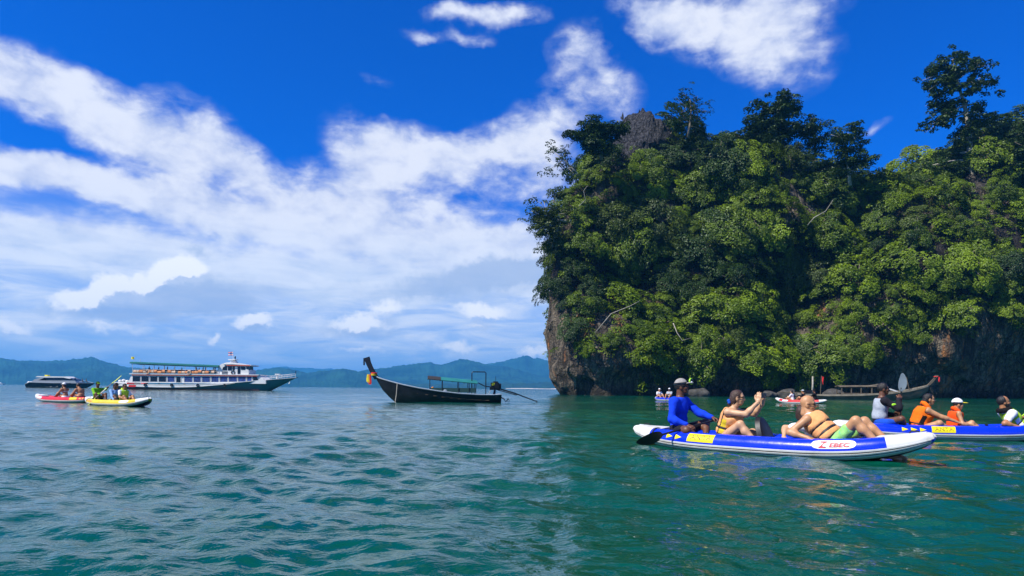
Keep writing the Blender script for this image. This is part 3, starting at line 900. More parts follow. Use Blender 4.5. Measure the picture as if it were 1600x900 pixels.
# ------------------------------------------------------------------ shape collector for built things
class MB:
    def __init__(self):
        self.items = []
        self.mi = []
        self.cur = 0

    def add(self, V, Q=(), T=()):
        V = np.asarray(V, float).reshape(-1, 3)
        self.items.append((V, np.asarray(Q, int).reshape(-1, 4), np.asarray(T, int).reshape(-1, 3)))
        self.mi.append(self.cur)
        return self

    def box(self, lo, hi, rot=None, about=None):
        x0, y0, z0 = lo
        x1, y1, z1 = hi
        V = np.array([[x, y, z] for x in (x0, x1) for y in (y0, y1) for z in (z0, z1)], float)
        if rot is not None:
            c = np.array(about if about is not None else V.mean(0))
            V = (V - c) @ np.array(rot.to_matrix() if isinstance(rot, Euler) else rot).T + c
        return self.add(V, [[0, 1, 3, 2], [4, 6, 7, 5], [0, 4, 5, 1], [2, 3, 7, 6], [0, 2, 6, 4], [1, 5, 7, 3]])

    def tube(self, path, r, seg=8):
        path = np.asarray(path, float)
        rad = np.full(len(path), r) if np.isscalar(r) else np.asarray(r)
        V, Q, T = tube_np(path, rad, seg)
        return self.add(V, Q, T)

    def loft(self, rings, closed=True, cap=True):
        rings = [np.asarray(q, float) for q in rings]
        n, k = len(rings), len(rings[0])
        V = np.concatenate(rings)
        i = np.arange(n - 1)[:, None] * k
        j = np.arange(k if closed else k - 1)[None, :]
        Q = np.stack([i + j, i + (j + 1) % k, i + k + (j + 1) % k, i + k + j], -1).reshape(-1, 4)
        T = []
        if cap and closed:
            V = np.vstack([V, rings[0].mean(0), rings[-1].mean(0)])
            a, b = len(V) - 2, len(V) - 1
            for q in range(k):
                T += [[a, (q + 1) % k, q], [b, (n - 1) * k + q, (n - 1) * k + (q + 1) % k]]
        return self.add(V, Q, T)

    def prism(self, poly, y0, y1):
        """outline in x,z pushed from y0 to y1 (convex or fan-able about its centre)"""
        p = np.asarray(poly, float)
        a = np.stack([p[:, 0], np.full(len(p), y0), p[:, 1]], 1)
        b = np.stack([p[:, 0], np.full(len(p), y1), p[:, 1]], 1)
        return self.loft([a, b])

    def torus(self, c, R0, r0, axis='y', seg=20, rs=8):
        rings = []
        for i in range(seg + 1):
            a = i / seg * 2 * math.pi
            q = []
            for j in range(rs):
                b = j / rs * 2 * math.pi
                d = R0 + r0 * math.cos(b)
                e = r0 * math.sin(b)
                v = {'y': (d * math.cos(a), e, d * math.sin(a)), 'z': (d * math.cos(a), d * math.sin(a), e), 'x': (e, d * math.cos(a), d * math.sin(a))}[axis]
                q.append(np.array(c) + v)
            rings.append(q)
        return self.loft(rings, cap=False)

    def ball(self, c, rad, seg=12, rings=8):
        rad = np.array([rad] * 3 if np.isscalar(rad) else rad)
        q = []
        for i in range(rings + 1):
            a = -math.pi / 2 + math.pi * (0.02 + 0.96 * i / rings)
            t = np.arange(seg) / seg * 2 * math.pi
            q.append(np.array(c) + rad * np.stack([np.cos(t) * math.cos(a), np.sin(t) * math.cos(a), np.full(seg, math.sin(a))], 1))
        return self.loft(q)

    def build(self, name, mats, parent=None, smooth=False, label=None):
        mats = mats if isinstance(mats, (list, tuple)) else [mats]
        V, Fs = join_np(self.items)
        mq = np.concatenate([np.full(len(it[1]), m) for it, m in zip(self.items, self.mi)])
        mt = np.concatenate([np.full(len(it[2]), m) for it, m in zip(self.items, self.mi)])
        idx = np.concatenate([x for x, it in ((mq, 1), (mt, 2)) if len(x)])
        me = mesh_np(name, V, Fs, idx, smooth)
        if smooth:
            me.set_sharp_from_angle(angle=R(40))
        o = link(name, me, mats, parent)
        # outward normals
        bm = bmesh.new()
        bm.from_mesh(me)
        bmesh.ops.recalc_face_normals(bm, faces=bm.faces)
        bm.to_mesh(me)
        bm.free()
        if label: o['label'] = label
        return o


M_BLUE = mat('pvc_blue', (0.002, 0.028, 0.62), 0.24, coat=0.5, vary=0.06, vscale=3, bump=0.08, bscale=18)
M_RED = mat('pvc_red', (0.62, 0.012, 0.012), 0.35, coat=0.2, vary=0.06, vscale=3)
M_YEL = mat('pvc_yellow', (0.66, 0.50, 0.015), 0.38, coat=0.2, vary=0.08, vscale=3)
M_WHITE = mat('pvc_white', (0.68, 0.68, 0.65), 0.42, vary=0.07, vscale=5, dirt=((0.36, 0.34, 0.27), 3.0, 0.55))
M_LINE = mat('pvc_black_line', (0.012, 0.012, 0.016), 0.5)
M_NAVY = mat('pvc_navy', (0.006, 0.010, 0.05), 0.4)
M_FLOOR = mat('pvc_floor', (0.36, 0.37, 0.38), 0.55)
M_BLACK = mat('black_plastic', (0.008, 0.008, 0.009), 0.42, bump=0.05)
M_STICK = mat('sticker_yellow', (0.74, 0.62, 0.004), 0.35, vary=0.05)
M_STW = mat('sticker_white', (0.80, 0.79, 0.77), 0.35, vary=0.03)
M_LRED = mat('letter_red', (0.62, 0.016, 0.03), 0.4)
M_LGREY = mat('letter_shadow', (0.12, 0.12, 0.20), 0.4)
M_LBROWN = mat('letter_brown', (0.20, 0.10, 0.02), 0.5)


def text_tris(txt, shear=0.0, bold=0.0):
    """flat letters from the built-in font as (V2, tris), about 0.7 high"""
    cu = bpy.data.curves.new('letters', 'FONT')
    cu.body = txt
    cu.shear = shear
    cu.offset = bold
    cu.resolution_u = 3
    ob = bpy.data.objects.new('letters', cu)
    COL.objects.link(ob)
    dg = bpy.context.evaluated_depsgraph_get()
    me = ob.evaluated_get(dg).to_mesh()
    bm = bmesh.new()
    bm.from_mesh(me)
    bmesh.ops.triangulate(bm, faces=bm.faces)
    V = np.array([v.co[:2] for v in bm.verts])
    T = np.array([[v.index for v in f.verts] for f in bm.faces])
    bm.free()
    ob.evaluated_get(dg).to_mesh_clear()
    bpy.data.objects.remove(ob)
    bpy.data.curves.remove(cu)
    return V, T


def kayak(label, stern, bow, tubem, L=None, side=-1, logo=True, patch=True, seats=(), group=None, stripes=True, patch_s=0.27, arrow_m=None, logo_s=0.70, text=True):
    s, b = Vector((stern[0], stern[1], 0)), Vector((bow[0], bow[1], 0))
    d = b - s
    L = d.length
    root = thing('kayak', label, 'kayak', (s + b) / 2, math.atan2(d.y, d.x), group)
    HL = L / 2

    def cen(u, sg):
        a = abs(u)
        wv = 0.34 * max(1 - a ** 3.0, 0) ** 0.85 + 0.028
        z = 0.125 + (0.205 if u > 0 else 0.12) * a ** 3.6
        return np.array([u * HL, sg * wv, z])

    def rad(u):
        return 0.142 * (1 - 0.50 * abs(u) ** 5)

    def surf(u, phi, sg, off=0.0):
        c = cen(u, sg)
        t = cen(min(u + 0.01, 1.0), sg) - cen(max(u - 0.01, -1.0), sg)
        t /= np.linalg.norm(t)
        out = np.cross(t, [0, 0, 1.0])
        out /= np.linalg.norm(out)
        if out[1] * sg < 0: out = -out
        up = np.cross(out, t)
        if up[2] < 0: up = -up
        return c + (rad(u) + off) * (math.cos(phi) * out + math.sin(phi) * up)

    us = np.sin(np.linspace(-1, 1, 45) * math.pi / 2)
    us = 0.5 * us + 0.5 * np.linspace(-1, 1, 45)
    for sg in (-1, 1):
        m = MB()
        rings = [[surf(u, a, sg) for a in np.arange(20) / 20 * 2 * math.pi] for u in us]
        for e, k in ((-1, 0), (1, -1)):     # rounded ends
            c = np.mean(rings[k], 0)
            ex = [np.array([c + (q - c) * f + np.array([e * dx, 0, 0.25 * dx]) for q in rings[k]]) for f, dx in ((0.75, 0.035), (0.35, 0.055))]
            rings = (ex[::-1] + rings) if e < 0 else (rings + ex)
        m.loft(rings)
        tb = m.build('side_tube', tubem, root, smooth=True)

        # rubbing strip: three raised white ribs with dark joints between
        m = MB()
        edges = np.radians(np.array([-76, -62, -55, -43, -36, -24, -17, -6])) if stripes else np.radians([-72, -40, -6])
        for k in range(len(edges) - 1):
            m.cur = 1 if (k % 2 == 1 and stripes) else 0
            o_ = 0.003 if m.cur else 0.008
            a0, a1 = edges[k], edges[k + 1]
            if stripes:                     # dark joints are thin
                wd = 0.0
                if m.cur: a0, a1 = a0 + wd, a1 - wd
                else: a0, a1 = a0 - wd * (k > 0), a1 + wd * (k < len(edges) - 2)
            rr = [[surf(u, a0, sg, 0), surf(u, a0, sg, o_), surf(u, (a0 + a1) / 2, sg, o_ + 0.002), surf(u, a1, sg, o_), surf(u, a1, sg, 0)] for u in us]
            m.loft(rr, closed=False)
        m.build('rub_strip', [M_WHITE, M_LINE], root, smooth=True)
        for e, nm in ((-1, 'stern_cap'), (1, 'bow_cap')):
            m = MB()
            m.loft([[surf(u, a, sg, 0.005) for a in np.radians(np.linspace(-8, 200, 14))] for u in np.linspace(0.80, 1.0, 10) * e] +
                   [[np.mean(_rg, 0) + (surf(e * 1.0, a, sg, 0.006) - np.mean(_rg, 0)) * f + np.array([e * dx, 0, 0.25 * dx]) for a in np.radians(np.linspace(-8, 200, 14))] for f, dx in ((0.77, 0.040), (0.38, 0.064), (0.02, 0.068)) for _rg in ([surf(e * 1.0, q, sg) for q in np.arange(20) / 20 * 2 * math.pi],)], closed=False)
            m.build(nm, M_WHITE, root, smooth=True)
    if stripes:
        for sg in (-1, 1):
            m = MB()
            m.loft([[surf(-0.78, a, sg, 0.013), surf(-0.768, a, sg, 0.013), surf(-0.768, a, sg, 0.0), surf(-0.78, a, sg, 0.0)] for a in np.radians(np.linspace(-80, 170, 24))])
            m.build('tube_strap', M_LINE, root)
            for uv in (-0.35, 0.42):
                m = MB()
                c0, c1 = surf(uv, R(118), sg, -0.004), surf(uv, R(118), sg, 0.016)
                m.tube([c0, c1], 0.028, 12)
                m.build('valve', M_BLACK, root)
    # decks that close the ends between the tubes, floor and underside
    for e, nm in ((-1, 'stern_deck'), (1, 'bow_deck')):
        m = MB()
        rr = []
        for u in np.linspace(0.74, 0.995, 9) * e:
            a, c = surf(u, R(75), -1), surf(u, R(75), 1)
            rr.append([a, (a + c) / 2 + [0, 0, 0.02], c, (a + c) / 2 - [0, 0, 0.02]])
        m.loft(rr)
        m.build(nm, M_WHITE, root, smooth=True)
    m = MB()
    m.loft([[cen(u, -1), cen(u, -1) * [1, 0, 1] - [0, 0, 0.05], cen(u, 1)] for u in np.linspace(-0.9, 0.9, 19)], closed=False)
    m.build('floor', M_FLOOR, root, smooth=True)
    m = MB()
    m.loft([[surf(u, R(-70), -1, 0.002), (cen(u, 1) * [1, 0, 1]) - [0, 0, rad(u) * 1.15 + 0.02 * abs(u)], surf(u, R(-70), 1, 0.002)] for u in np.linspace(-0.99, 0.99, 25)], closed=False)
    m.build('hull_bottom', M_NAVY, root, smooth=True)
    # carrying handles at both ends
    for e in (-1, 1):
        m = MB()
        p = cen(e * 0.93, 1) * [1, 0, 1] + [0, 0, rad(0.93) + 0.005]
        m.tube([p + [-.06, 0, 0.0], p + [-.04, 0, .03], p + [.04, 0, .03], p + [.06, 0, 0.0]], 0.009, 6)
        m.build('handle', M_BLACK, root, smooth=True)
    for sx in seats:
        m = MB()
        a = np.linspace(0, math.pi, 11)
        y, z = np.cos(a) * 0.21, 0.16 + np.sin(a) * 0.36
        outl = np.stack([y, z], 1)
        outl = np.vstack([outl, [[-0.2, 0.08], [0.2, 0.08]]])
        rings = []
        for (dx, f) in ((-0.05, 0.86), (-0.035, 1.0), (0.035, 1.0), (0.05, 0.86)):
            c = outl.mean(0)
            q = c + (outl - c) * f
            rings.append(np.stack([sx * L - HL + dx - (q[:, 1] - 0.1) * 0.35, q[:, 0], q[:, 1]], 1))
        m.loft(rings)
        m.build('backrest', M_BLACK, root, smooth=True)
    uu = lambda x: (x * L - HL) / HL       # fraction of the length from the stern -> u

    def decal(name, poly_fn, s0, s1, p0, p1, mm, sg, off, n=14, k=8):
        m = MB()
        rr = []
        for j in range(k + 1):
            f = j / k
            l, r = poly_fn(f)
            rr.append([surf(uu(s0 + (s1 - s0) * (l + (r - l) * i / n)), p0 + (p1 - p0) * f, sg, off) for i in range(n + 1)])
        m.loft(rr, closed=False)
        return m.build(name, mm, root, smooth=True)

    def letters(name, txt, s0, s1, p0, p1, mm, sg, off, shear=0.0):
        V, T = text_tris(txt, shear, 0.022 if shear else 0.0)
        lo, hi = V.min(0), V.max(0)
        q = (V - lo) / (hi - lo)
        if sg > 0: q[:, 0] = 1 - q[:, 0]
        W = np.array([surf(uu(s0 + (s1 - s0) * a), p0 + (p1 - p0) * b_, sg, off) for a, b_ in q])
        m = MB()
        m.add(W, (), T)
        return m.build(name, mm, root)

    for sg in ((side,) if (logo or patch) else ()):
        am = arrow_m or M_STICK
        if patch:
            for k in range(3):
                x0 = patch_s - 0.125 + 0.038 * k
                decal('arrow_mark', lambda f: (0, 1 - abs(2 * f - 1) + 0.02), x0, x0 + 0.026, R(8), R(40), am, sg, 0.003, 4, 6)
            decal('sticker', lambda f: (0.0 + 0.03 * f, 0.97 + 0.03 * f), patch_s, patch_s + 0.105, R(4), R(60), M_STICK, sg, 0.003)
            if text:
                letters('lettering', 'ANTA', patch_s + 0.014, patch_s + 0.094, R(18), R(48), M_LBROWN, sg, 0.006)
        if logo:
            rnd = lambda f: (0.16 * (1 - math.sqrt(max(1 - (2 * f - 1) ** 2, 0))), 1 - 0.16 * (1 - math.sqrt(max(1 - (2 * f - 1) ** 2, 0))))
            decal('logo_panel', rnd, logo_s, logo_s + 0.125, R(6), R(58), M_STW, sg, 0.003, 18, 10)
            if text:
                for off, mm, dd in ((0.0055, M_LGREY, 0.0022), (0.0085, M_LRED, 0.0)):
                    letters('lettering', 'Z', logo_s + 0.020 + dd, logo_s + 0.046 + dd, R(12) - dd * 8, R(48) - dd * 8, mm, sg, off, 0.25)
                    letters('lettering', 'EBEC', logo_s + 0.050 + dd, logo_s + 0.108 + dd, R(15) - dd * 8, R(38) - dd * 8, mm, sg, off, 0.25)
    return root


def G(px, py_d):
    """plan point at pixel column px and depth d"""
    return ((px - 800) / F * py_d, py_d)


K1S, K1B = G(1000, 11.25), G(1451, 8.45)
K2S, K2B = G(1309, 13.7), G(1660, 13.0)
GK = 'inflatable kayaks carrying tourists'
kayak('blue and white inflatable kayak in front, with the bald man and the guide aboard', K1S, K1B, M_BLUE, seats=(0.52,), group=GK)
kayak('blue and white inflatable kayak farther back on the right, with orange life jackets aboard', K2S, K2B, M_BLUE, logo=False, seats=(), group=GK, patch_s=0.385)
KRB, KRS = G(59, 36.0), G(152, 34.0)
kayak('red and white inflatable kayak carrying two bare-backed people', KRS, KRB, M_RED, side=1, seats=(), group=GK, logo_s=0.78, text=False, patch_s=0.2)
KYS, KYB = G(138, 30.6), G(233, 28.2)
kayak('yellow and grey inflatable kayak with its dark bow lifted', KYS, KYB, M_YEL, side=-1, seats=(), group=GK, text=False, arrow_m=M_RED)
KFS, KFB = G(1026, 58.0), G(1064, 54.5)
kayak('small distant blue kayak behind the shoulder of the guide in blue', KFS, KFB, M_BLUE, logo=False, patch=False, group=GK, stripes=False)
KGB, KGS = G(1214, 50.0), G(1290, 47.5)
kayak('small distant red kayak with a white nose near the cliff foot', KGS, KGB, M_RED, side=1, logo=True, patch=False, group=GK, stripes=False, text=False)


# ------------------------------------------------------------------ long-tail boats
M_HULLB = mat('hull_black', (0.006, 0.008, 0.013), 0.45, vary=0.35, vscale=2.0, dirt=((0.035, 0.04, 0.045), 1.2, 0.5))
M_HULLW = mat('hull_wood', (0.16, 0.11, 0.06), 0.7, vary=0.35, vscale=2, dirt=((0.05, 0.035, 0.02), 1.0, 0.6))
M_RAIL = mat('rail_grey', (0.28, 0.33, 0.38), 0.6)
M_TEAL = mat('canvas_teal', (0.006, 0.155, 0.15), 0.7, vary=0.12, vscale=2)
M_UNDER = mat('canopy_frame_dark', (0.02, 0.018, 0.018), 0.8)
M_STEEL = mat('steel_dark', (0.02, 0.022, 0.025), 0.4, metal=0.6)
M_GREENP = mat('panel_green', (0.015, 0.06, 0.055), 0.6)
M_ROPE = mat('rope_pale', (0.50, 0.45, 0.36), 0.9)
M_YPL = mat('paint_yellow', (0.72, 0.62, 0.01), 0.4)
M_CY = mat('cloth_yellow', (0.75, 0.62, 0.02), 0.85)
M_CO = mat('cloth_orange', (0.75, 0.25, 0.02), 0.85)
M_CR = mat('cloth_red', (0.65, 0.02, 0.02), 0.85)


def longtail_hull(stations, beam_pow=0.55):
    """stations: (x, sheer z, keel z, half beam) from bow to stern"""
    rings = []
    for (x, zs, zk, bw, rk) in stations:
        q = []
        for f in np.linspace(-1, 1, 17):
            a = abs(f)
            y = bw * math.copysign(a ** beam_pow, f)
            z = zk + (zs - zk) * a ** 1.7
            q.append((x + rk * (1 - a ** 1.7), y, z))
        rings.append(q)
    return rings


def longtail(label, loc, rz, hullm, railm, canopy=True, sc=1.0, flag=False):
    root = thing('longtail_boat', label, 'boat', loc, rz, 'long-tail boats')
    root.scale = (sc, sc, sc)
    # local x runs from the bow (0) back to the stern (8.1)
    st = [(0.30, 1.60, 1.35, 0.04, 0.10), (0.5, 1.48, 0.75, 0.16, 0.25), (0.8, 1.38, 0.35, 0.30, 0.32), (1.3, 1.24, 0.0, 0.47, 0.2), (2.0, 1.06, -0.18, 0.62, 0), (3.0, 0.86, -0.25, 0.74, 0), (4.2, 0.68, -0.27, 0.80, 0),
          (5.5, 0.54, -0.25, 0.80, 0), (6.8, 0.47, -0.20, 0.74, 0), (7.7, 0.47, -0.12, 0.66, 0), (8.15, 0.50, -0.05, 0.58, 0)]
    st = [(x, zs, zk, bw, rk) for x, zs, zk, bw, rk in st]
    m = MB()
    m.loft(longtail_hull(st), closed=False)
    tr = np.array(longtail_hull(st)[-1])
    m.add(np.vstack([tr, [[8.15, 0, 0.5]]]), (), [[17, i + 1, i] for i in range(16)])
    m.build('hull', hullm, root, smooth=True)
    # deck boards inside
    xs = [s[0] for s in st]
    dk = lambda x, k: float(np.interp(x, xs, [s[k] for s in st]))
    for i in range(14):
        x = 0.9 + i * 0.5
        z = dk(x, 1) - (0.10 if x < 2.6 or x > 7.3 else 0.32)
        b_ = dk(x, 3) * 0.9
        MB().box((x, -b_, z - 0.015), (x + 0.47, b_, z + 0.015)).build('plank', mat('deck_wood', (0.14, 0.095, 0.055), 0.8, vary=0.3, vscale=3), root)
    for sg in (-1, 1):
        m = MB()
        m.tube([(x, sg * (bw + 0.005), zs + 0.02) for (x, zs, zk, bw, rk) in st], 0.038, 6)
        m.build('gunwale', railm, root, smooth=True)
    # tall curved prow
    m = MB()
    pr = [((0.42, 1.42), 0.20, 0.07), ((0.22, 1.72), 0.20, 0.065), ((0.05, 2.05), 0.19, 0.06), ((-0.10, 2.38), 0.20, 0.055), ((-0.18, 2.62), 0.23, 0.055), ((-0.22, 2.74), 0.24, 0.05)]
    rings = []
    for (x, z), wv, th in pr:
        rings.append([(x - wv * 0.75, -th, z - 0.04), (x - wv * .8, 0, z - 0.05), (x - wv * 0.75, th, z - 0.04), (x + wv * 0.6, th, z + 0.06), (x + wv * .7, 0, z + 0.07), (x + wv * 0.6, -th, z + 0.06)])
    m.loft(rings)
    m.box((-0.43, -0.05, 2.26), (-0.34, 0.05, 2.70))
    m.build('prow_post', M_HULLB if hullm is M_HULLB else hullm, root, smooth=False)
    cols = ((M_CY, -0.10, 0.28, 0.46), (M_CO, 0.02, 0.36, 0.52), (M_CR, 0.14, 0.30, 0.62))
    for k, (mm, dx, wd, ln) in enumerate(cols):
        m = MB()
        m.torus((0.20 + 0.02 * k, 0, 1.72 + 0.07 * k - 0.07), 0.17, 0.035, 'z', 14, 6)
        px_ = 0.02 + dx * 0.55 - 0.10
        for q in range(3):
            yy = -0.13 + 0.02 * q
            m.loft([[(px_ + s_ * (wd * 0.25 + 0.05 * math.sin(3 * t + q)) * (0.4 + 0.6 * t), yy - 0.05 * t + 0.012 * s2, 1.70 - ln * t * (1 - 0.12 * q)) for s_, s2 in ((-1, 0), (0, 1), (1, 0), (0, -1))]
                    for t in np.linspace(0, 1, 6)])
        m.build('ribbon', mm, root, smooth=True)
    if canopy:
        x0, x1 = 3.55, 6.62
        zt = lambda x: np.interp(x, [x0, x1], [1.46, 1.20])
        for (xa, xb, nm, mm) in ((x0, 4.35, 'canopy_front', M_UNDER), (4.352, x1, 'canopy', M_TEAL)):
            m = MB()
            rr = []
            for x in np.linspace(xa, xb, 5):
                ys = np.linspace(-0.8, 0.8, 11)
                up = [(x, y, zt(x) + 0.20 * (1 - (y / 0.8) ** 2)) for y in ys]
                dn = [(x, y, zt(x) + 0.20 * (1 - (y / 0.8) ** 2) - 0.03) for y in ys[::-1]]
                rr.append(up + dn)
            m.loft(rr)
            m.build(nm, mm, root, smooth=True)
        if True:
            m = MB()
            for x in np.linspace(x0, x1, 5):
                m.tube([(x, y, zt(x) + 0.20 * (1 - (y / 0.8) ** 2) - 0.05) for y in np.linspace(-0.8, 0.8, 9)], 0.02, 5)
            m.build('canopy_frame', M_UNDER, root)
        for x in (x0 + 0.12, 4.45, 5.45, 6.1, x1 - 0.1):
            for sg in (-1, 1):
                MB().tube([(x, sg * 0.74, dk(x, 1) - 0.1), (x, sg * 0.76, zt(x))], 0.022, 6).build('canopy_post', M_STEEL, root)
        for sg in (-1, 1):
            m = MB().box((x0 + 0.15, sg * 0.72 - 0.015, 0.62), (x1 - 0.1, sg * 0.72 + 0.015, 0.90))
            m.build('side_panel', M_GREENP, root)
        for x in (4.0, 4.8, 5.6, 6.3):
            MB().box((x, -0.66, 0.50), (x + 0.28, 0.66, 0.55)).build('bench', mat('deck_wood', (0.14, 0.095, 0.055)), root)
        m = MB()
        m.ball((3.85, -0.60, 0.86), (0.09, 0.06, 0.10))
        m.build('life_jacket', M_CO, root, smooth=True)
        m = MB()
        m.ball((4.62, -0.70, 0.72), (0.16, 0.06, 0.10))
        m.build('fender', M_RAIL, root, smooth=True)
        # steel goalpost frame at the stern
        m = MB()
        m.tube([(6.28, -0.5, 0.5), (6.28, -0.5, 1.86), (6.34, -0.5, 1.92), (7.10, -0.5, 1.92), (7.16, -0.5, 1.86), (7.16, -0.5, 0.45)], 0.032, 7)
        m.build('pipe_frame', M_STEEL, root, smooth=True)
    # engine on its pivot with the long shaft
    m = MB()
    m.box((7.52, -0.22, 0.88), (8.02, 0.22, 1.26)).box((7.45, -0.16, 0.80), (8.10, 0.16, 0.95)).box((7.66, -0.26, 1.2), (7.95, 0.20, 1.34))
    m.tube([(7.85, -0.24, 1.06), (7.85, -0.30, 1.06)], 0.15, 14).tube([(8.05, 0, 1.05), (8.16, 0, 1.05)], [0.17, 0.17], 14)
    m.tube([(7.84, 0.1, 1.3), (7.84, 0.1, 1.66)], 0.015, 5)
    m.tube([(7.78, 0, 0.82), (7.72, 0, 0.42)], [0.06, 0.09], 8)
    en = m.build('engine', M_STEEL, root)
    MB().box((7.56, -0.265, 1.08), (7.74, -0.225, 1.24)).build('engine_cover', M_YPL, en)
    m = MB()
    m.tube([(7.7, 0, 0.98), (9.0, 0.1, 0.62), (10.55, 0.22, 0.06)], [0.05, 0.045, 0.03], 8)
    m.tube([(7.9, 0.0, 0.82), (9.2, 0.1, 0.47)], [0.03, 0.03], 6)
    m.build('propeller_shaft', M_STEEL, root, smooth=True)
    m = MB()
    for k in range(3):
        a = k * 2.094
        m.box((10.5, 0.2, 0.02), (10.53, 0.26, 0.16), Euler((a, 0, 0)), (10.52, 0.22, 0.06))
    m.build('propeller', M_STEEL, root)
    MB().tube([(7.75, 0, 0.95), (7.1, -0.1, 1.04), (6.7, -0.12, 1.24)], 0.03, 6).build('tiller', M_STEEL, root)
    MB().tube([(7.55, -0.12, 0.85), (7.4, -0.16, 0.62), (7.3, -0.2, 0.5)], 0.02, 5).build('engine_strut', M_RAIL, root)
    m = MB()
    m.tube([(8.15, -0.2, 0.34), (8.35, -0.22, 0.22), (8.45, -0.22, 0.06), (8.62, -0.22, 0.25)], 0.035, 6)
    m.torus((8.62, -0.22, 0.13), 0.07, 0.015, 'y', 12, 5)
    m.build('rudder_bracket', M_STEEL, root)
    MB().tube([(1.68, -0.60, 1.15), (1.66, -0.64, 0.8), (1.62, -0.62, 0.35), (1.55, -0.64, -0.1)], 0.022, 5).build('mooring_rope', M_ROPE, root)
    return root


lb = P(585, 628, 43.0)
longtail('black long-tail boat with teal canopy and colourful ribbons on its prow', (lb.x - 0.15, 42.4, 0.0), R(7), M_HULLB, M_RAIL, True, 1.0)

# the wooden boat moored under the cliff: same family, longer and lower, bow to the right
M_WOOD2 = mat('old_wood_shaded', (0.12, 0.095, 0.062), 0.8, vary=0.35, vscale=1.5, dirt=((0.08, 0.06, 0.04), 1.0, 0.6))  # wood darkened: the shade under the cliff is put into its colour


def moored_boat():
    d = 74.0
    b = P(1352, 624, d)
    root = thing('longtail_boat', 'weathered wooden long-tail boat moored in the shade under the cliff', 'boat', (b.x, d, 0.0), R(-6), 'long-tail boats')
    k = d / F
    st = [(-7.2, 0.62, 0.1, 0.45, 0), (-6.6, 0.55, -0.2, 0.62, 0), (-4, 0.50, -0.3, 0.85, 0), (-1, 0.55, -0.3, 0.95, 0), (2, 0.75, -0.25, 0.90, 0), (4.2, 1.05, -0.1, 0.72, 0), (5.6, 1.38, 0.35, 0.45, 0), (6.3, 1.58, 0.9, 0.2, 0), (6.5, 1.66, 1.3, 0.06, 0)]
    m = MB()
    m.loft(longtail_hull(st), closed=False)
    m.build('hull', M_WOOD2, root, smooth=True)
    xs = [s[0] for s in st]
    dk = lambda x, q: float(np.interp(x, xs, [s[q] for s in st]))
    for sg in (-1, 1):
        m = MB()
        m.loft([[(x, sg * (bw + 0.03), zs + 0.06), (x, sg * (bw + 0.03), zs - 0.12), (x, sg * (bw - 0.05), zs - 0.12), (x, sg * (bw - 0.05), zs + 0.06)] for (x, zs, zk, bw, rk) in st])
        m.build('gunwale', mat('rail_pale_wood_shaded', (0.24, 0.205, 0.145), 0.8, vary=0.3, vscale=2), root)  # rails darkened too, shade painted into the wood tone
    m = MB()
    m.loft([[(x - w_, -0.06, z), (x - w_, 0.06, z), (x + w_, 0.06, z), (x + w_, -0.06, z)] for x, z, w_ in ((6.3, 1.5, 0.16), (6.75, 1.95, 0.15), (7.15, 2.45, 0.13), (7.3, 2.72, 0.16))])
    m.build('prow_post', M_WOOD2, root)
    m = MB()
    m.torus((7.22, 0, 2.56), 0.19, 0.05, 'z', 12, 6).ball((7.5, -0.1, 2.25), (0.09, 0.06, 0.30))
    m.build('ribbon', M_CR, root, smooth=True)
    # low cabin: roof on posts
    m = MB()
    m.loft([[(x, y, z + 0.12 * (1 - (y / 0.8) ** 2)) for y in np.linspace(-0.8, 0.8, 7)] + [(x, y, z + 0.12 * (1 - (y / 0.8) ** 2) - 0.06) for y in np.linspace(0.8, -0.8, 7)] for x, z in ((-2.9, 1.42), (0, 1.46), (1.6, 1.5))])
    m.build('cabin_roof', M_WOOD2, root)
    for x in (-2.7, -1.7, -0.7, 0.4, 1.4):
        for sg in (-1, 1):
            MB().box((x - 0.05, sg * 0.7 - 0.04, dk(x, 1) - 0.1), (x + 0.05, sg * 0.7 + 0.04, 1.42)).build('cabin_post', M_WOOD2, root)
    for sg in (-1, 1):
        MB().box((-2.8, sg * 0.76 - 0.02, 0.55), (1.5, sg * 0.76 + 0.02, 0.74)).build('side_panel', M_WOOD2, root)
    MB().box((-0.2, -0.5, 1.60), (1.7, -0.35, 1.66), Euler((0, R(-10), 0))).build('loose_board', mat('rail_pale_wood_shaded', (0.42, 0.36, 0.26)), root)
    MB().tube([(4.55, 0, 1.0), (4.2, 0, 2.5)], 0.05, 6).build('pole', M_WOOD2, root)
    MB().tube([(-4.6, 0.2, 0.4), (-4.5, 0.2, 2.6)], 0.035, 6).build('flag_pole', M_WOOD2, root)
    m = MB()
    m.loft([[(-4.5 + 0.02 * j, 0.2 + 0.05 * math.sin(j), 2.55 - 0.17 * j), (-4.30 + 0.04 * math.cos(j), 0.18, 2.45 - 0.17 * j)] for j in range(6)], closed=False)
    m.build('flag', M_CR, root)
    m = MB()
    m.loft([[(1.9, -0.6, 1.35), (1.9, -0.5, 1.35), (2.0, -0.5, 1.15), (2.0, -0.6, 1.15)], [(2.5, -0.6, 1.2), (2.5, -0.5, 1.2), (2.5, -0.5, 1.05), (2.5, -0.6, 1.05)], [(3.2, -0.6, 0.95), (3.2, -0.5, 0.95), (3.1, -0.5, 0.85), (3.1, -0.6, 0.85)]])
    m.build('engine_cover', M_WHITE, root)
    MB().tube([(-5.9, 0, 0.7), (-9.0, 0.3, 0.75)], 0.05, 6).build('propeller_shaft', M_WOOD2, root)
    MB().box((-6.3, -0.25, 0.6), (-5.6, 0.25, 1.0)).build('engine', M_STEEL, root)


moored_boat()

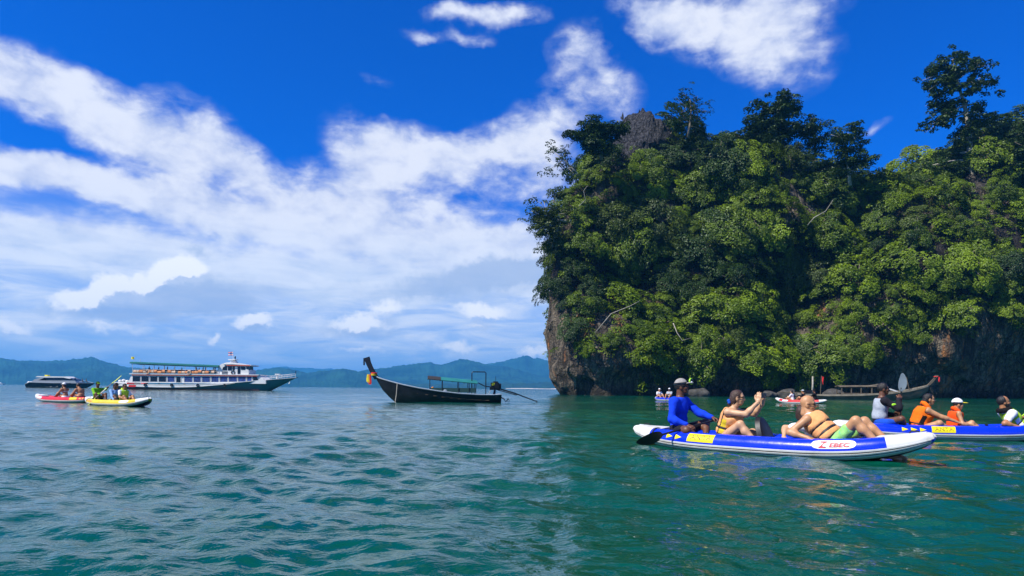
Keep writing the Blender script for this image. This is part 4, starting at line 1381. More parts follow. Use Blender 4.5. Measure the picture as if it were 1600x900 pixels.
# ------------------------------------------------------------------ ferry and speedboats
M_SHIPW = mat('ship_white', (0.74, 0.74, 0.72), 0.4, vary=0.05, vscale=0.8, dirt=((0.5, 0.45, 0.36), 0.7, 0.35))
M_SHIPT = mat('ship_teal', (0.025, 0.135, 0.135), 0.45, vary=0.15, vscale=0.5)
M_BOOT = mat('ship_bottom_red', (0.07, 0.014, 0.012), 0.6)
M_GLASS = mat('dark_glass', (0.006, 0.009, 0.020), 0.08, vary=0.3, vscale=0.6)
M_CURT = mat('blue_curtain', (0.012, 0.045, 0.20), 0.6, vary=0.5, vscale=2.5)
M_TYRE = mat('tyre_rubber', (0.010, 0.010, 0.010), 0.85)
M_LJ = mat('jacket_orange', (0.72, 0.28, 0.10), 0.8, vary=0.3, vscale=2)
M_LJP = mat('jacket_peach', (0.70, 0.46, 0.30), 0.8, vary=0.3, vscale=2)
M_RAILW = mat('rail_white', (0.62, 0.64, 0.65), 0.4)
M_TRIM = mat('trim_orange_red', (0.50, 0.08, 0.03), 0.5)
M_DKBL = mat('flag_blue', (0.01, 0.02, 0.25), 0.7)
M_DARK = mat('dark_clothes', (0.012, 0.013, 0.018), 0.9)


def ferry():
    D = 146.0
    o = P(190, 609, D)
    root = thing('ferry', 'long white two-deck tour ferry with teal canopy and dark cabin windows', 'ferry', (o.x, D, 0), R(0))
    u = 1 / 39.9                        # crop pixels to metres
    X = lambda c: c * u
    Z = lambda c: (441 - c) * u
    sheer = [(-10, 385), (100, 392), (400, 398), (700, 394), (950, 380), (1130, 362), (1270, 348), (1380, 338), (1490, 326)]
    sx_ = [a for a, _ in sheer]
    szz = [Z(b_) for _, b_ in sheer]
    st = []
    for c in np.concatenate([np.linspace(-10, 1200, 20), np.linspace(1225, 1490, 12)]):
        zs = float(np.interp(c, sx_, szz))
        rake = max(0, (c - 1230) / 260)
        zk = -0.6 + max(0, (rake * 1.0)) ** 1.0 * (szz[-1] + 0.5)
        bw = 2.7 * (1 - max(0, (c - 900) / 590) ** 2.2) * (1 if c > 60 else 0.94)
        st.append((X(c), zs, min(zk, zs - 0.05), max(bw, 0.05), 0))
    m = MB()
    rr = longtail_hull(st, 0.42)
    m.loft(rr, closed=False)
    tr = np.array(rr[0])
    m.add(np.vstack([tr, [[tr[0, 0], 0, tr[0, 2]]]]), (), [[17, i, i + 1] for i in range(16)])
    m.build('hull', M_SHIPT, root, smooth=True)
    dk = MB()
    dk.loft([[(x, -bw, zs + 0.01), (x, bw, zs + 0.01), (x, bw, zs - 0.06), (x, -bw, zs - 0.06)] for (x, zs, zk, bw, rk) in st])
    dk.build('main_deck', M_SHIPW, root)
    for sg in (-1, 1):
        m = MB()
        m.loft([[(x, sg * (bw + 0.06), zs - t0), (x, sg * (bw + 0.06), zs - t1), (x, sg * (bw - 0.1), zs - t1), (x, sg * (bw - 0.1), zs - t0)] for (x, zs, zk, bw, rk) in st
                for t0, t1 in ((0.0, 0.10),)])
        m.build('bulwark_rail', M_SHIPW, root)
        m = MB()                        # broad white belt that narrows to the bow
        sb = [s for s in st if s[0] < X(1010)]
        m.loft([[(x, sg * (bw + 0.03), zs - 0.18), (x, sg * (bw + 0.04), zs - 0.18 - 0.42 * min(1, (X(1020) - x) / X(420))), (x, sg * (bw - 0.3), zs - 0.3), ] for (x, zs, zk, bw, rk) in sb])
        m.build('hull_belt', M_SHIPW, root)
        m = MB()
        m.loft([[(x, sg * (bw + 0.02) * (0.90 if x > X(1180) else 0.985), 0.20), (x, sg * bw * 0.93, -0.3), (x, sg * (bw - 0.4), -0.3), (x, sg * (bw - 0.4), 0.20)] for (x, zs, zk, bw, rk) in st if x < X(1225)])
        m.build('waterline_band', M_BOOT, root)
        for c in (260, 482, 700, 925):
            m = MB()
            m.torus((X(c), sg * 2.83, Z(402)), 0.24, 0.11, 'y', 16, 7)
            m.build('tyre_fender', M_TYRE, root, smooth=True)
        for (c0, c1, z0, z1) in ((105, 165, 384, 396), (120, 180, 403, 420)):
            MB().box((X(c0), sg * 2.72 - 0.04, Z(z1)), (X(c1), sg * 2.72 + 0.04, Z(z0))).build('red_mark', M_CR, root)
    # main cabin
    cb = 2.25
    m = MB()
    m.prism([(X(105), Z(384)), (X(135), Z(312)), (X(1195), Z(312)), (X(1260), Z(356)), (X(1262), Z(384))], -cb, cb)
    m.build('cabin', M_SHIPW, root)
    wins = [(142, 208), (216, 280), (290, 352), (362, 425), (436, 496), (508, 548), (576, 645), (655, 716), (726, 794), (804, 866), (876, 940), (950, 1020), (1028, 1094), (1104, 1142)]
    for sg in (-1, 1):
        for i, (a, b_) in enumerate(wins):
            zt, zb = (330, 374) if i != 5 else (332, 378)
            lift = max(0, (a - 700)) * 0.022
            y0, y1 = sg * cb - 0.03, sg * cb + 0.03
            wn = MB().box((X(a), y0, Z(zb - lift)), (X(b_), y1, Z(zt - lift * 0.6))).build('window', M_GLASS if i < 4 or i == 5 else M_CURT, root)
            for (p, q, r, s_) in ((a - 2, a + 1, zt, zb), (b_ - 1, b_ + 2, zt, zb)):
                MB().box((X(p), y0 - 0.03 * (sg < 0), Z(s_ - lift)), (X(q), y1 + 0.03 * (sg > 0), Z(r - lift * 0.6))).build('frame', M_SHIPW, wn)
        for pts in ([(X(1152), Z(322)), (X(1180), Z(322)), (X(1200), Z(352)), (X(1154), Z(358))], ):
            MB().prism(pts, sg * cb - 0.03, sg * cb + 0.03).build('window', M_GLASS, root)
    for k in range(4):
        y = -1.6 + k * 0.85
        MB().loft([[(X(1202) + t * X(42) + 0.03, y, Z(322 + t * 28)), (X(1202) + t * X(42) + 0.03, y + 0.7, Z(322 + t * 28)), (X(1202) + t * X(42) - 0.05, y + 0.7, Z(322 + t * 28)), (X(1202) + t * X(42) - 0.05, y, Z(322 + t * 28))] for t in (0, 1)]).build('window', M_GLASS, root)
    MB().box((X(118), -cb - 0.22, Z(313)), (X(1205), cb + 0.22, Z(307))).build('upper_deck', M_SHIPW, root)
    m = MB()
    for sg in (-1, 1):
        m.box((X(140), sg * (cb + 0.2) - 0.04, Z(322)), (X(1195), sg * (cb + 0.2) + 0.04, Z(317)))
    m.build('deck_trim', M_TRIM, root)
    # canopy
    m = MB()
    zc = lambda c: np.interp(c, [120, 865], [205, 229])
    rings = []
    for c in np.linspace(120, 865, 6):
        ys = np.linspace(-2.45, 2.45, 9)
        rings.append([(X(c), y, Z(zc(c)) - 0.13 * (y / 2.45) ** 2) for y in ys] + [(X(c), 2.47, Z(zc(c) + 18)), (X(c), -2.47, Z(zc(c) + 18))])
    m.loft(rings)
    m.build('canopy', M_TEAL, root)
    MB().box((X(128), -2.36, Z(239)), (X(860), 2.36, Z(236)), Euler((0, R(1.6), 0))).build('canopy_frame', M_UNDER, root)
    for c in np.linspace(140, 850, 9):
        for sg in (-1, 1):
            MB().tube([(X(c), sg * 2.3, Z(308)), (X(c), sg * 2.3, Z(zc(c) + 20))], 0.045, 5).build('canopy_post', M_RAILW, root)
    for sg in (-1, 1):
        m = MB()
        for zz in (272, 286, 298):
            m.tube([(X(140), sg * 2.34, Z(zz)), (X(850), sg * 2.34, Z(zz))], 0.03, 5)
        m.build('deck_railing', M_RAILW, root)
    g = np.random.default_rng(5)
    x = 150
    while x < 840:                      # life jackets hung along the rail
        w_ = g.uniform(16, 34)
        y = -2.42
        mm = M_LJ if g.random() < 0.55 else M_LJP
        m = MB()
        z0 = Z(286 + g.uniform(-4, 6))
        m.loft([[(X(x) + 0.02, y - 0.08 * b_, z0 - h_), (X(x + w_) - 0.02, y - 0.08 * b_, z0 - h_ * g.uniform(0.8, 1)), (X(x + w_) - 0.04, y + 0.06, z0 - h_), (X(x) + 0.04, y + 0.06, z0 - h_)] for h_, b_ in ((-0.20, 0.5), (-0.05, 1.1), (0.18, 1.2), (0.36, 0.6))])
        m.build('life_jacket', mm, root)
        x += w_ + g.choice([1, 3, 8, 22])
    for c, zz, y in ((272, 292, -2.52), (620, 296, -2.52), (983, 291, -2.12)):
        m = MB()
        m.torus((X(c), y, Z(zz)), 0.36, 0.09, 'y', 20, 8)
        m.build('lifebuoy', M_LJP if c < 900 else M_STEEL, root, smooth=True)
    for i in range(10):                 # rows of seats on the upper deck
        c = 190 + i * 66
        MB().box((X(c), -1.9, Z(300)), (X(c + 22), 1.9, Z(287))).box((X(c) - 0.05, -1.9, Z(300)), (X(c) + 0.08, 1.9, Z(272))).build('seat_row', M_DARK, root)
    # wheelhouse
    m = MB()
    m.prism([(X(848), Z(312)), (X(856), Z(250)), (X(880), Z(222)), (X(925), Z(208)), (X(960), Z(206)), (X(1085), Z(224)), (X(1092), Z(262)), (X(1112), Z(268)), (X(1114), Z(312))], -2.05, 2.05)
    m.build('wheelhouse', M_SHIPW, root)
    MB().loft([[(X(c), -2.3, Z(z_)), (X(c), 2.3, Z(z_)), (X(c), 2.3, Z(z_ + 8)), (X(c), -2.3, Z(z_ + 8))] for c, z_ in ((905, 217), (980, 215), (1136, 226))]).build('wheelhouse_roof', M_SHIPW, root)
    for sg in (-1, 1):
        MB().box((X(930), sg * 2.31 - 0.03, Z(236)), (X(1130), sg * 2.31 + 0.03, Z(228))).build('roof_trim', M_TRIM, root)
        for pts in ([(890, 274), (896, 250), (918, 236), (932, 236), (932, 274)], [(938, 236), (972, 236), (972, 274), (938, 274)], [(978, 238), (996, 238), (996, 272), (978, 272)],
                    [(1020, 240), (1044, 240), (1044, 304), (1020, 304)], [(1050, 240), (1084, 242), (1084, 268), (1050, 268)], [(888, 283), (938, 283), (938, 293), (888, 293)], [(888, 299), (938, 299), (938, 309), (888, 309)]):
            MB().prism([(X(a), Z(b_)) for a, b_ in pts], sg * 2.05 - 0.04, sg * 2.05 + 0.04).build('window', M_GLASS, root)
    for k in range(4):
        MB().box((X(1088), -1.7 + k * 0.88, Z(264)), (X(1095), -0.95 + k * 0.88, Z(240))).build('window', M_GLASS, root)
    m = MB()
    m.prism([(X(935), Z(210)), (X(950), Z(186)), (X(968), Z(186)), (X(990), Z(212))], -0.5, 0.5)
    m.box((X(920), -0.9, Z(184)), (X(980), 0.9, Z(178)))
    m.tube([(X(950), 0, Z(186)), (X(946), 0, Z(112))], 0.05, 6).tube([(X(926), 0.3, Z(180)), (X(924), 0.3, Z(206))], 0.08, 6)
    m.build('mast', M_SHIPW, root)
    MB().tube([(X(964), 0.2, Z(182)), (X(962), 0.2, Z(158))], 0.12, 7).ball((X(963), 0.2, Z(157)), 0.17).build('mast_lamp', M_STEEL, root)
    for k, mm in enumerate((M_CR, M_SHIPW, M_DKBL, M_SHIPW, M_CR)):
        z0 = [113, 118, 122.5, 131, 137][k]
        z1 = [118, 122.5, 131, 137, 142][k]
        rr = [[(X(945 - c), 0.06 * math.sin(c * 0.2), Z(z0 + 0.08 * c)), (X(945 - c), 0.06 * math.sin(c * 0.2), Z(z1 + 0.08 * c))] for c in (0, 8, 16, 24, 32, 40)]
        MB().loft(rr, closed=False).build('flag_stripe', mm, root)
    MB().tube([(X(155), 0, Z(236)), (X(157), 0, Z(182))], 0.045, 6).tube([(X(128), -1.2, Z(210)), (X(132), -1.2, Z(160))], 0.03, 6).build('stern_flag_pole', M_RAILW, root)
    MB().loft([[(X(132 - c), -1.2 + 0.08 * math.sin(c * .3), Z(165)), (X(132 - c), -1.2 + 0.08 * math.sin(c * .3), Z(186))] for c in (0, 7, 14, 21, 28)], closed=False).build('stern_flag', M_YPL, root)
    # bow rails, windlass, stern gear
    for sg in (-1, 1):
        m = MB()
        pts = [(1150, 308), (1250, 318), (1330, 314), (1400, 305), (1480, 296)]
        yy = [2.0, 1.7, 1.25, 0.8, 0.15]
        for dz in (0, 14):
            m.tube([(X(c), sg * y, Z(z_ + dz)) for (c, z_), y in zip(pts, yy)], 0.035, 5)
        for c in (1150, 1200, 1250, 1300, 1350, 1400, 1445, 1480):
            m.tube([(X(c), sg * float(np.interp(c, [p[0] for p in pts], yy)), float(np.interp(c, sx_, szz))), (X(c), sg * float(np.interp(c, [p[0] for p in pts], yy)), Z(float(np.interp(c, [p[0] for p in pts], [p[1] for p in pts]))))], 0.03, 5)
        m.build('bow_rail', M_RAILW, root)
    MB().box((X(1320), -0.25, Z(338)), (X(1330), 0.25, Z(306))).box((X(1312), -0.5, Z(306)), (X(1352), 0.5, Z(298))).build('windlass', M_SHIPW, root)
    MB().tube([(X(1484), 0, Z(296)), (X(1484), 0, Z(272))], 0.09, 6).build('bow_post', M_STEEL, root)
    MB().box((X(1470), -0.1, Z(332)), (X(1500), 0.1, Z(326))).build('bow_fitting', M_STEEL, root)
    MB().tube([(X(1442), -0.35, Z(356)), (X(1434), -0.4, Z(382))], [0.04, 0.16], 6).build('anchor', M_SHIPW, root)
    m = MB()
    for c, z_ in ((10, 372), (40, 366), (70, 374)):
        m.ball((X(c), -1.0, Z(z_)), (0.35, 0.5, 0.3))
    m.box((X(-8), -2.3, Z(392)), (X(110), 2.3, Z(380)))
    m.build('stern_locker', M_SHIPW, root, smooth=True)
    return root, X, Z


FERRY, FX, FZ = ferry()


def speedboat():
    D = 188.0
    o = P(45, 604, D)
    root = thing('speedboat', 'grey and black speedboat with a white hardtop behind the red kayak', 'boat', (o.x, D, 0), 0)
    u = (D / F) / 6.67
    X = lambda c: (c - 100) * u
    Z = lambda c: (493 - c) * u
    st = []
    for c in np.linspace(108, 780, 16):
        t = (c - 108) / 672
        zs = Z(np.interp(c, [108, 150, 400, 780], [462, 440, 446, 442]))
        zk = -0.5 + max(0, (t - 0.82) / 0.18) ** 1.2 * (zs + 0.3)
        st.append((X(c), zs, min(zk, zs - 0.05), max(1.9 * (1 - max(0, (t - 0.5) / 0.5) ** 2.2), 0.05), 0))
    m = MB()
    rr = longtail_hull(st, 0.45)
    m.loft(rr, closed=False)
    tr = np.array(rr[0])
    m.add(np.vstack([tr, [[tr[0, 0], 0, tr[0, 2]]]]), (), [[17, i, i + 1] for i in range(16)])
    m.build('hull', mat('speedboat_hull', (0.008, 0.014, 0.028), 0.25), root, smooth=True)
    m = MB()
    m.loft([[(x, -bw - 0.03, zs), (x, bw + 0.03, zs), (x, bw + 0.03, zs + 0.14), (x, -bw - 0.03, zs + 0.14)] for (x, zs, zk, bw, rk) in st])
    m.build('deck', mat('speedboat_grey', (0.30, 0.33, 0.36), 0.4), root)
    grey = mat('speedboat_grey', (0.30, 0.33, 0.36), 0.4)
    m = MB()
    m.prism([(X(150), Z(446)), (X(205), Z(405)), (X(260), Z(392)), (X(300), Z(392)), (X(240), Z(418)), (X(620), Z(418)), (X(640), Z(446))], -1.65, 1.65)
    m.build('cabin_side', grey, root)
    MB().prism([(X(235), Z(416)), (X(300), Z(388)), (X(555), Z(388)), (X(600), Z(404)), (X(615), Z(416))], -1.58, 1.58).build('window', M_GLASS, root)
    MB().prism([(X(210), Z(384)), (X(230), Z(374)), (X(520), Z(376)), (X(580), Z(398)), (X(560), Z(399)), (X(500), Z(388)), (X(300), Z(388))], -1.7, 1.7).build('hardtop', M_SHIPW, root)
    MB().box((X(275), -0.5, Z(374)), (X(305), 0.5, Z(360))).build('roof_box', M_CY, root)
    for k in range(2):
        m = MB()
        m.box((X(100), -0.8 + k * 0.9, Z(488)), (X(126), -0.2 + k * 0.9, Z(440))).ball((X(114), -0.5 + k * 0.9, Z(440)), (0.45, 0.35, 0.3))
        m.build('outboard_motor', M_SHIPW, root)
    m = MB()
    m.tube([(X(640), -0.7, Z(428)), (X(700), -0.6, Z(418)), (X(770), 0, Z(438))], 0.04, 5)
    m.build('bow_rail', M_RAILW, root)
    return root, X, Z


SPEED, SX, SZ = speedboat()


def far_launch():
    D = 900.0
    b = P(-2, 601, D)
    root = thing('speedboat', 'tiny white launch far off at the left edge', 'boat', (b.x, D, 0), 0)
    m = MB()
    m.loft([[(x, -w_, zb), (x, w_, zb), (x, w_ * 1.2, zt), (x, -w_ * 1.2, zt)] for x, w_, zb, zt in ((-9, 2.0, -0.3, 1.6), (2, 2.1, -0.3, 1.7), (6, 1.3, 0.1, 1.9), (8.5, 0.2, 1.2, 2.1))])
    m.build('hull', M_SHIPW, root)
    m = MB()
    m.prism([(-7, 1.6), (-6, 3.2), (1, 3.2), (3, 1.7)], -1.6, 1.6)
    m.build('cabin', M_SHIPW, root)


far_launch()


def white_villa():
    D = 2420.0
    b = P(510, 598.5, D)
    root = thing('house', 'tiny pale building among the trees of the far shore', 'house', (b.x, D, b.z), 0)
    MB().box((-12, -3, -6), (-5, 3, 4)).box((3, -4, -7), (14, 4, 3)).build('wall', M_SHIPW, root)
    m = MB()
    m.prism([(-13, 4), (-8.5, 7), (-4, 4)], -4, 4)
    m.tube([(-8, -3, 5), (-4, -3, 10), (1, -3, 11), (5, -3, 8), (8, -3, 3)], 1.0, 6)
    m.build('roof', mat('villa_roof', (0.55, 0.45, 0.35), 0.8), root)


white_villa()


# ------------------------------------------------------------------ people
def skin_mat(name, c):
    m = bpy.data.materials.new(name)
    m.use_nodes = True
    t = NT(m.node_tree)
    co = t.n('ShaderNodeTexCoord').outputs['Object']
    f = t.ss(t.noise(co, 14, 4, 0.6), 0.3, 0.7, 0.88, 1.1)
    col = t.n('ShaderNodeVectorMath', {0: c, 'Scale': f}, operation='SCALE').outputs[0]
    b = t.n('ShaderNodeBsdfPrincipled', {'Base Color': col, 'Roughness': 0.5, 'Subsurface Weight': 0.08, 'Subsurface Radius': (0.02, 0.008, 0.004), 'Subsurface Scale': 0.3})
    t.t.links.new(b.outputs[0], t.n('ShaderNodeOutputMaterial').inputs[0])
    return m


SK_DARK, SK_TAN, SK_MID, SK_LIGHT = skin_mat('skin_dark', (0.13, 0.052, 0.026)), skin_mat('skin_tan', (0.38, 0.17, 0.075)), skin_mat('skin_warm', (0.46, 0.235, 0.11)), skin_mat('skin_light', (0.54, 0.31, 0.17))
EYE = mat('eye_dark', (0.02, 0.014, 0.012), 0.2)
LIP = mat('lip', (0.30, 0.085, 0.06), 0.5)
HAIR_B = mat('hair_black', (0.008, 0.006, 0.006), 0.5, bump=0.5, bscale=90)
HAIR_BR = mat('hair_brown', (0.045, 0.022, 0.014), 0.5, bump=0.5, bscale=90)


def cloth(name, c, vary=0.12, dirt=None): return mat(name, c, 0.88, vary=vary, vscale=14, bump=0.25, bscale=45, spec=0.2, dirt=dirt)


C_BLUE = cloth('shirt_royal_blue', (0.004, 0.045, 0.62))
C_WHITE = cloth('cloth_white', (0.72, 0.73, 0.76), 0.05)
C_GREY = cloth('vest_pale_grey', (0.36, 0.40, 0.45), 0.1, ((0.10, 0.11, 0.13), 26.0, 0.35))
C_CHAR = cloth('cloth_charcoal', (0.012, 0.012, 0.018))
C_BLACK = cloth('cloth_black', (0.006, 0.006, 0.007))
C_PEACH = cloth('vest_peach', (0.82, 0.38, 0.145))
C_ORANGE = cloth('vest_orange', (0.82, 0.155, 0.008))
C_REDO = cloth('vest_red_orange', (0.80, 0.085, 0.010))
C_VYEL = cloth('vest_yellow', (0.72, 0.52, 0.03), 0.15, ((0.75, 0.30, 0.03), 12.0, 0.5))
C_OSTR = cloth('vest_orange_stripe', (0.78, 0.24, 0.03), 0.2, ((0.80, 0.60, 0.08), 20.0, 0.8))
C_LIME = cloth('vest_lime', (0.42, 0.66, 0.04))
C_LIMED = cloth('shirt_lime_green', (0.16, 0.42, 0.015))
C_GREEN = cloth('shorts_green', (0.28, 0.62, 0.16), 0.25, ((0.04, 0.36, 0.42), 22.0, 0.9))
C_SBLUE = cloth('shorts_blue', (0.01, 0.07, 0.42))
C_LBLUE = cloth('shirt_light_blue', (0.22, 0.38, 0.68))
C_CAPG = cloth('cap_grey', (0.30, 0.285, 0.27))
C_STRAP = mat('strap_black', (0.008, 0.008, 0.009), 0.6)
C_LENS = mat('lens_dark', (0.005, 0.005, 0.007), 0.12)
C_LRIM = mat('goggle_lime', (0.35, 0.72, 0.02), 0.4)
C_GLOW = mat('lens_pale', (0.45, 0.5, 0.55), 0.1)


class Cap:
    def __init__(s, tag_, a, b, ra, rb):
        s.t, s.a, s.b, s.ra, s.rb = tag_, np.array(a, float), np.array(b, float), ra, rb

    def bounds(s):
        r = max(s.ra, s.rb)
        return np.minimum(s.a, s.b) - r, np.maximum(s.a, s.b) + r

    def d(s, X, Y, Z):
        ab = s.b - s.a
        L = ab @ ab + 1e-9
        px, py, pz = X - s.a[0], Y - s.a[1], Z - s.a[2]
        t = np.clip((px * ab[0] + py * ab[1] + pz * ab[2]) / L, 0, 1)
        return np.sqrt((px - t * ab[0]) ** 2 + (py - t * ab[1]) ** 2 + (pz - t * ab[2]) ** 2) - (s.ra + (s.rb - s.ra) * t)


class Ell:
    def __init__(s, tag_, c, r, M=None):
        s.t, s.c, s.r = tag_, np.array(c, float), np.array(r, float)
        s.M = np.eye(3) if M is None else np.array(M, float)      # columns are the axes

    def bounds(s):
        r = np.sqrt(((s.M * s.r) ** 2).sum(1))
        return s.c - r, s.c + r

    def d(s, X, Y, Z):
        px, py, pz = X - s.c[0], Y - s.c[1], Z - s.c[2]
        q = [(px * s.M[0, i] + py * s.M[1, i] + pz * s.M[2, i]) / s.r[i] for i in range(3)]
        k0 = np.sqrt(q[0] ** 2 + q[1] ** 2 + q[2] ** 2) + 1e-9
        k1 = np.sqrt((q[0] / s.r[0]) ** 2 + (q[1] / s.r[1]) ** 2 + (q[2] / s.r[2]) ** 2) + 1e-9
        return k0 * (k0 - 1) / k1


def smin(a, b, k):
    h = np.maximum(k - np.abs(a - b), 0) / k
    return np.minimum(a, b) - h * h * k * 0.25


def sculpt(prims, h, infl=0.0, k=0.035, cut=None, minus=(), folds=0.0, mk=0.012):
    """surface of the smooth union of prims, optionally cut by functions and with prims taken away"""
    B = [p.bounds() for p in prims]
    lo = np.min([b[0] for b in B], 0) - infl - 3 * h - 0.02
    hi = np.max([b[1] for b in B], 0) + infl + 3 * h + 0.02
    n = np.ceil((hi - lo) / h).astype(int) + 1
    ax = [lo[i] + np.arange(n[i]) * h for i in range(3)]
    D = np.full(n, 0.3, np.float32)

    def win(b, mg):
        s0 = np.clip(((b[0] - mg - lo) / h).astype(int), 0, n)
        s1 = np.clip(((b[1] + mg - lo) / h).astype(int) + 2, 0, n)
        return tuple(slice(a, b_) for a, b_ in zip(s0, s1)), [ax[0][s0[0]:s1[0], None, None], ax[1][None, s0[1]:s1[1], None], ax[2][None, None, s0[2]:s1[2]]]

    for p, b in zip(prims, B):
        sl, g = win(b, infl + 0.08)
        D[sl] = smin(D[sl], p.d(*g) - infl, k)
    for p, r in minus:
        sl, g = win(p.bounds(), r + 0.03)
        if D[sl].size:
            D[sl] = -smin(-D[sl], p.d(*g) - r, mk)
    G_ = (ax[0][:, None, None], ax[1][None, :, None], ax[2][None, None, :])
    if cut is not None:
        D = np.maximum(D, cut(*G_))
    if folds:
        X, Y, Z = np.meshgrid(*ax, indexing='ij')
        near = np.abs(D) < 0.03
        D[near] += folds * fbm(X[near] * 10 + 3, Y[near] * 10, Z[near] * 10, 2)
    return surface_nets(D, lo, h)


def ik(a, t, l1, l2, hint):
    a, t = np.array(a, float), np.array(t, float)
    v = t - a
    d = np.linalg.norm(v)
    d2 = min(max(d, abs(l1 - l2) + 0.01), (l1 + l2) * 0.995)
    v = v / (d + 1e-9)
    t = a + v * d2
    ca = (l1 * l1 + d2 * d2 - l2 * l2) / (2 * l1 * d2)
    hp = np.array(hint, float)
    hp = hp - v * (hp @ v)
    hp /= np.linalg.norm(hp) + 1e-9
    return a + v * l1 * ca + hp * l1 * math.sqrt(max(1 - ca * ca, 0)), t


def hand_prims(w, d, n, right, S, curl):
    d = np.array(d, float) / np.linalg.norm(d)
    n = np.array(n, float)
    n = n - d * (n @ d)
    n /= np.linalg.norm(n) + 1e-9
    s = np.cross(d, n) * (1 if right else -1)
    w = np.array(w, float)
    out = [Cap('palm', w - d * 0.02, w + d * 0.02, 0.026 * S, 0.024 * S)]
    lens = (0.070, 0.078, 0.073, 0.056)
    for i in range(4):
        o = (0.030 - 0.0200 * i)
        kn = w + d * (0.088 - 0.004 * abs(i - 1)) * S + s * o * S
        out.append(Cap('palm', w + s * o * 0.55 * S, kn, 0.0155 * S, 0.0115 * S))
        a, ang = kn, curl * (0.75 + 0.12 * i) * 0.55
        for j, f in enumerate((0.45, 0.32, 0.23)):
            dd = d * math.cos(ang) + n * math.sin(ang) + s * (0.10 - 0.06 * i)
            dd /= np.linalg.norm(dd)
            b = a + dd * lens[i] * f * S
            out.append(Cap('finger', a, b, (0.0095 - 0.001 * j) * S, (0.0088 - 0.001 * j) * S))
            a = b
            ang += curl * (0.8 + 0.05 * i)
    b0 = w + d * 0.018 * S + s * 0.026 * S
    b1 = b0 + (d * 0.75 + s * 0.62 + n * 0.30 * (0.4 + curl)) * 0.044 * S
    b2 = b1 + (d * 0.85 + s * (0.30 - 0.3 * curl) + n * 0.55 * curl) * 0.036 * S
    b3 = b2 + (d * 0.85 + s * (0.05 - 0.35 * curl) + n * 0.7 * curl) * 0.026 * S
    out += [Cap('thumb', b0, b1, 0.015 * S, 0.0115 * S), Cap('thumb', b1, b2, 0.0112 * S, 0.010 * S), Cap('thumb', b2, b3, 0.0098 * S, 0.008 * S)]
    return out


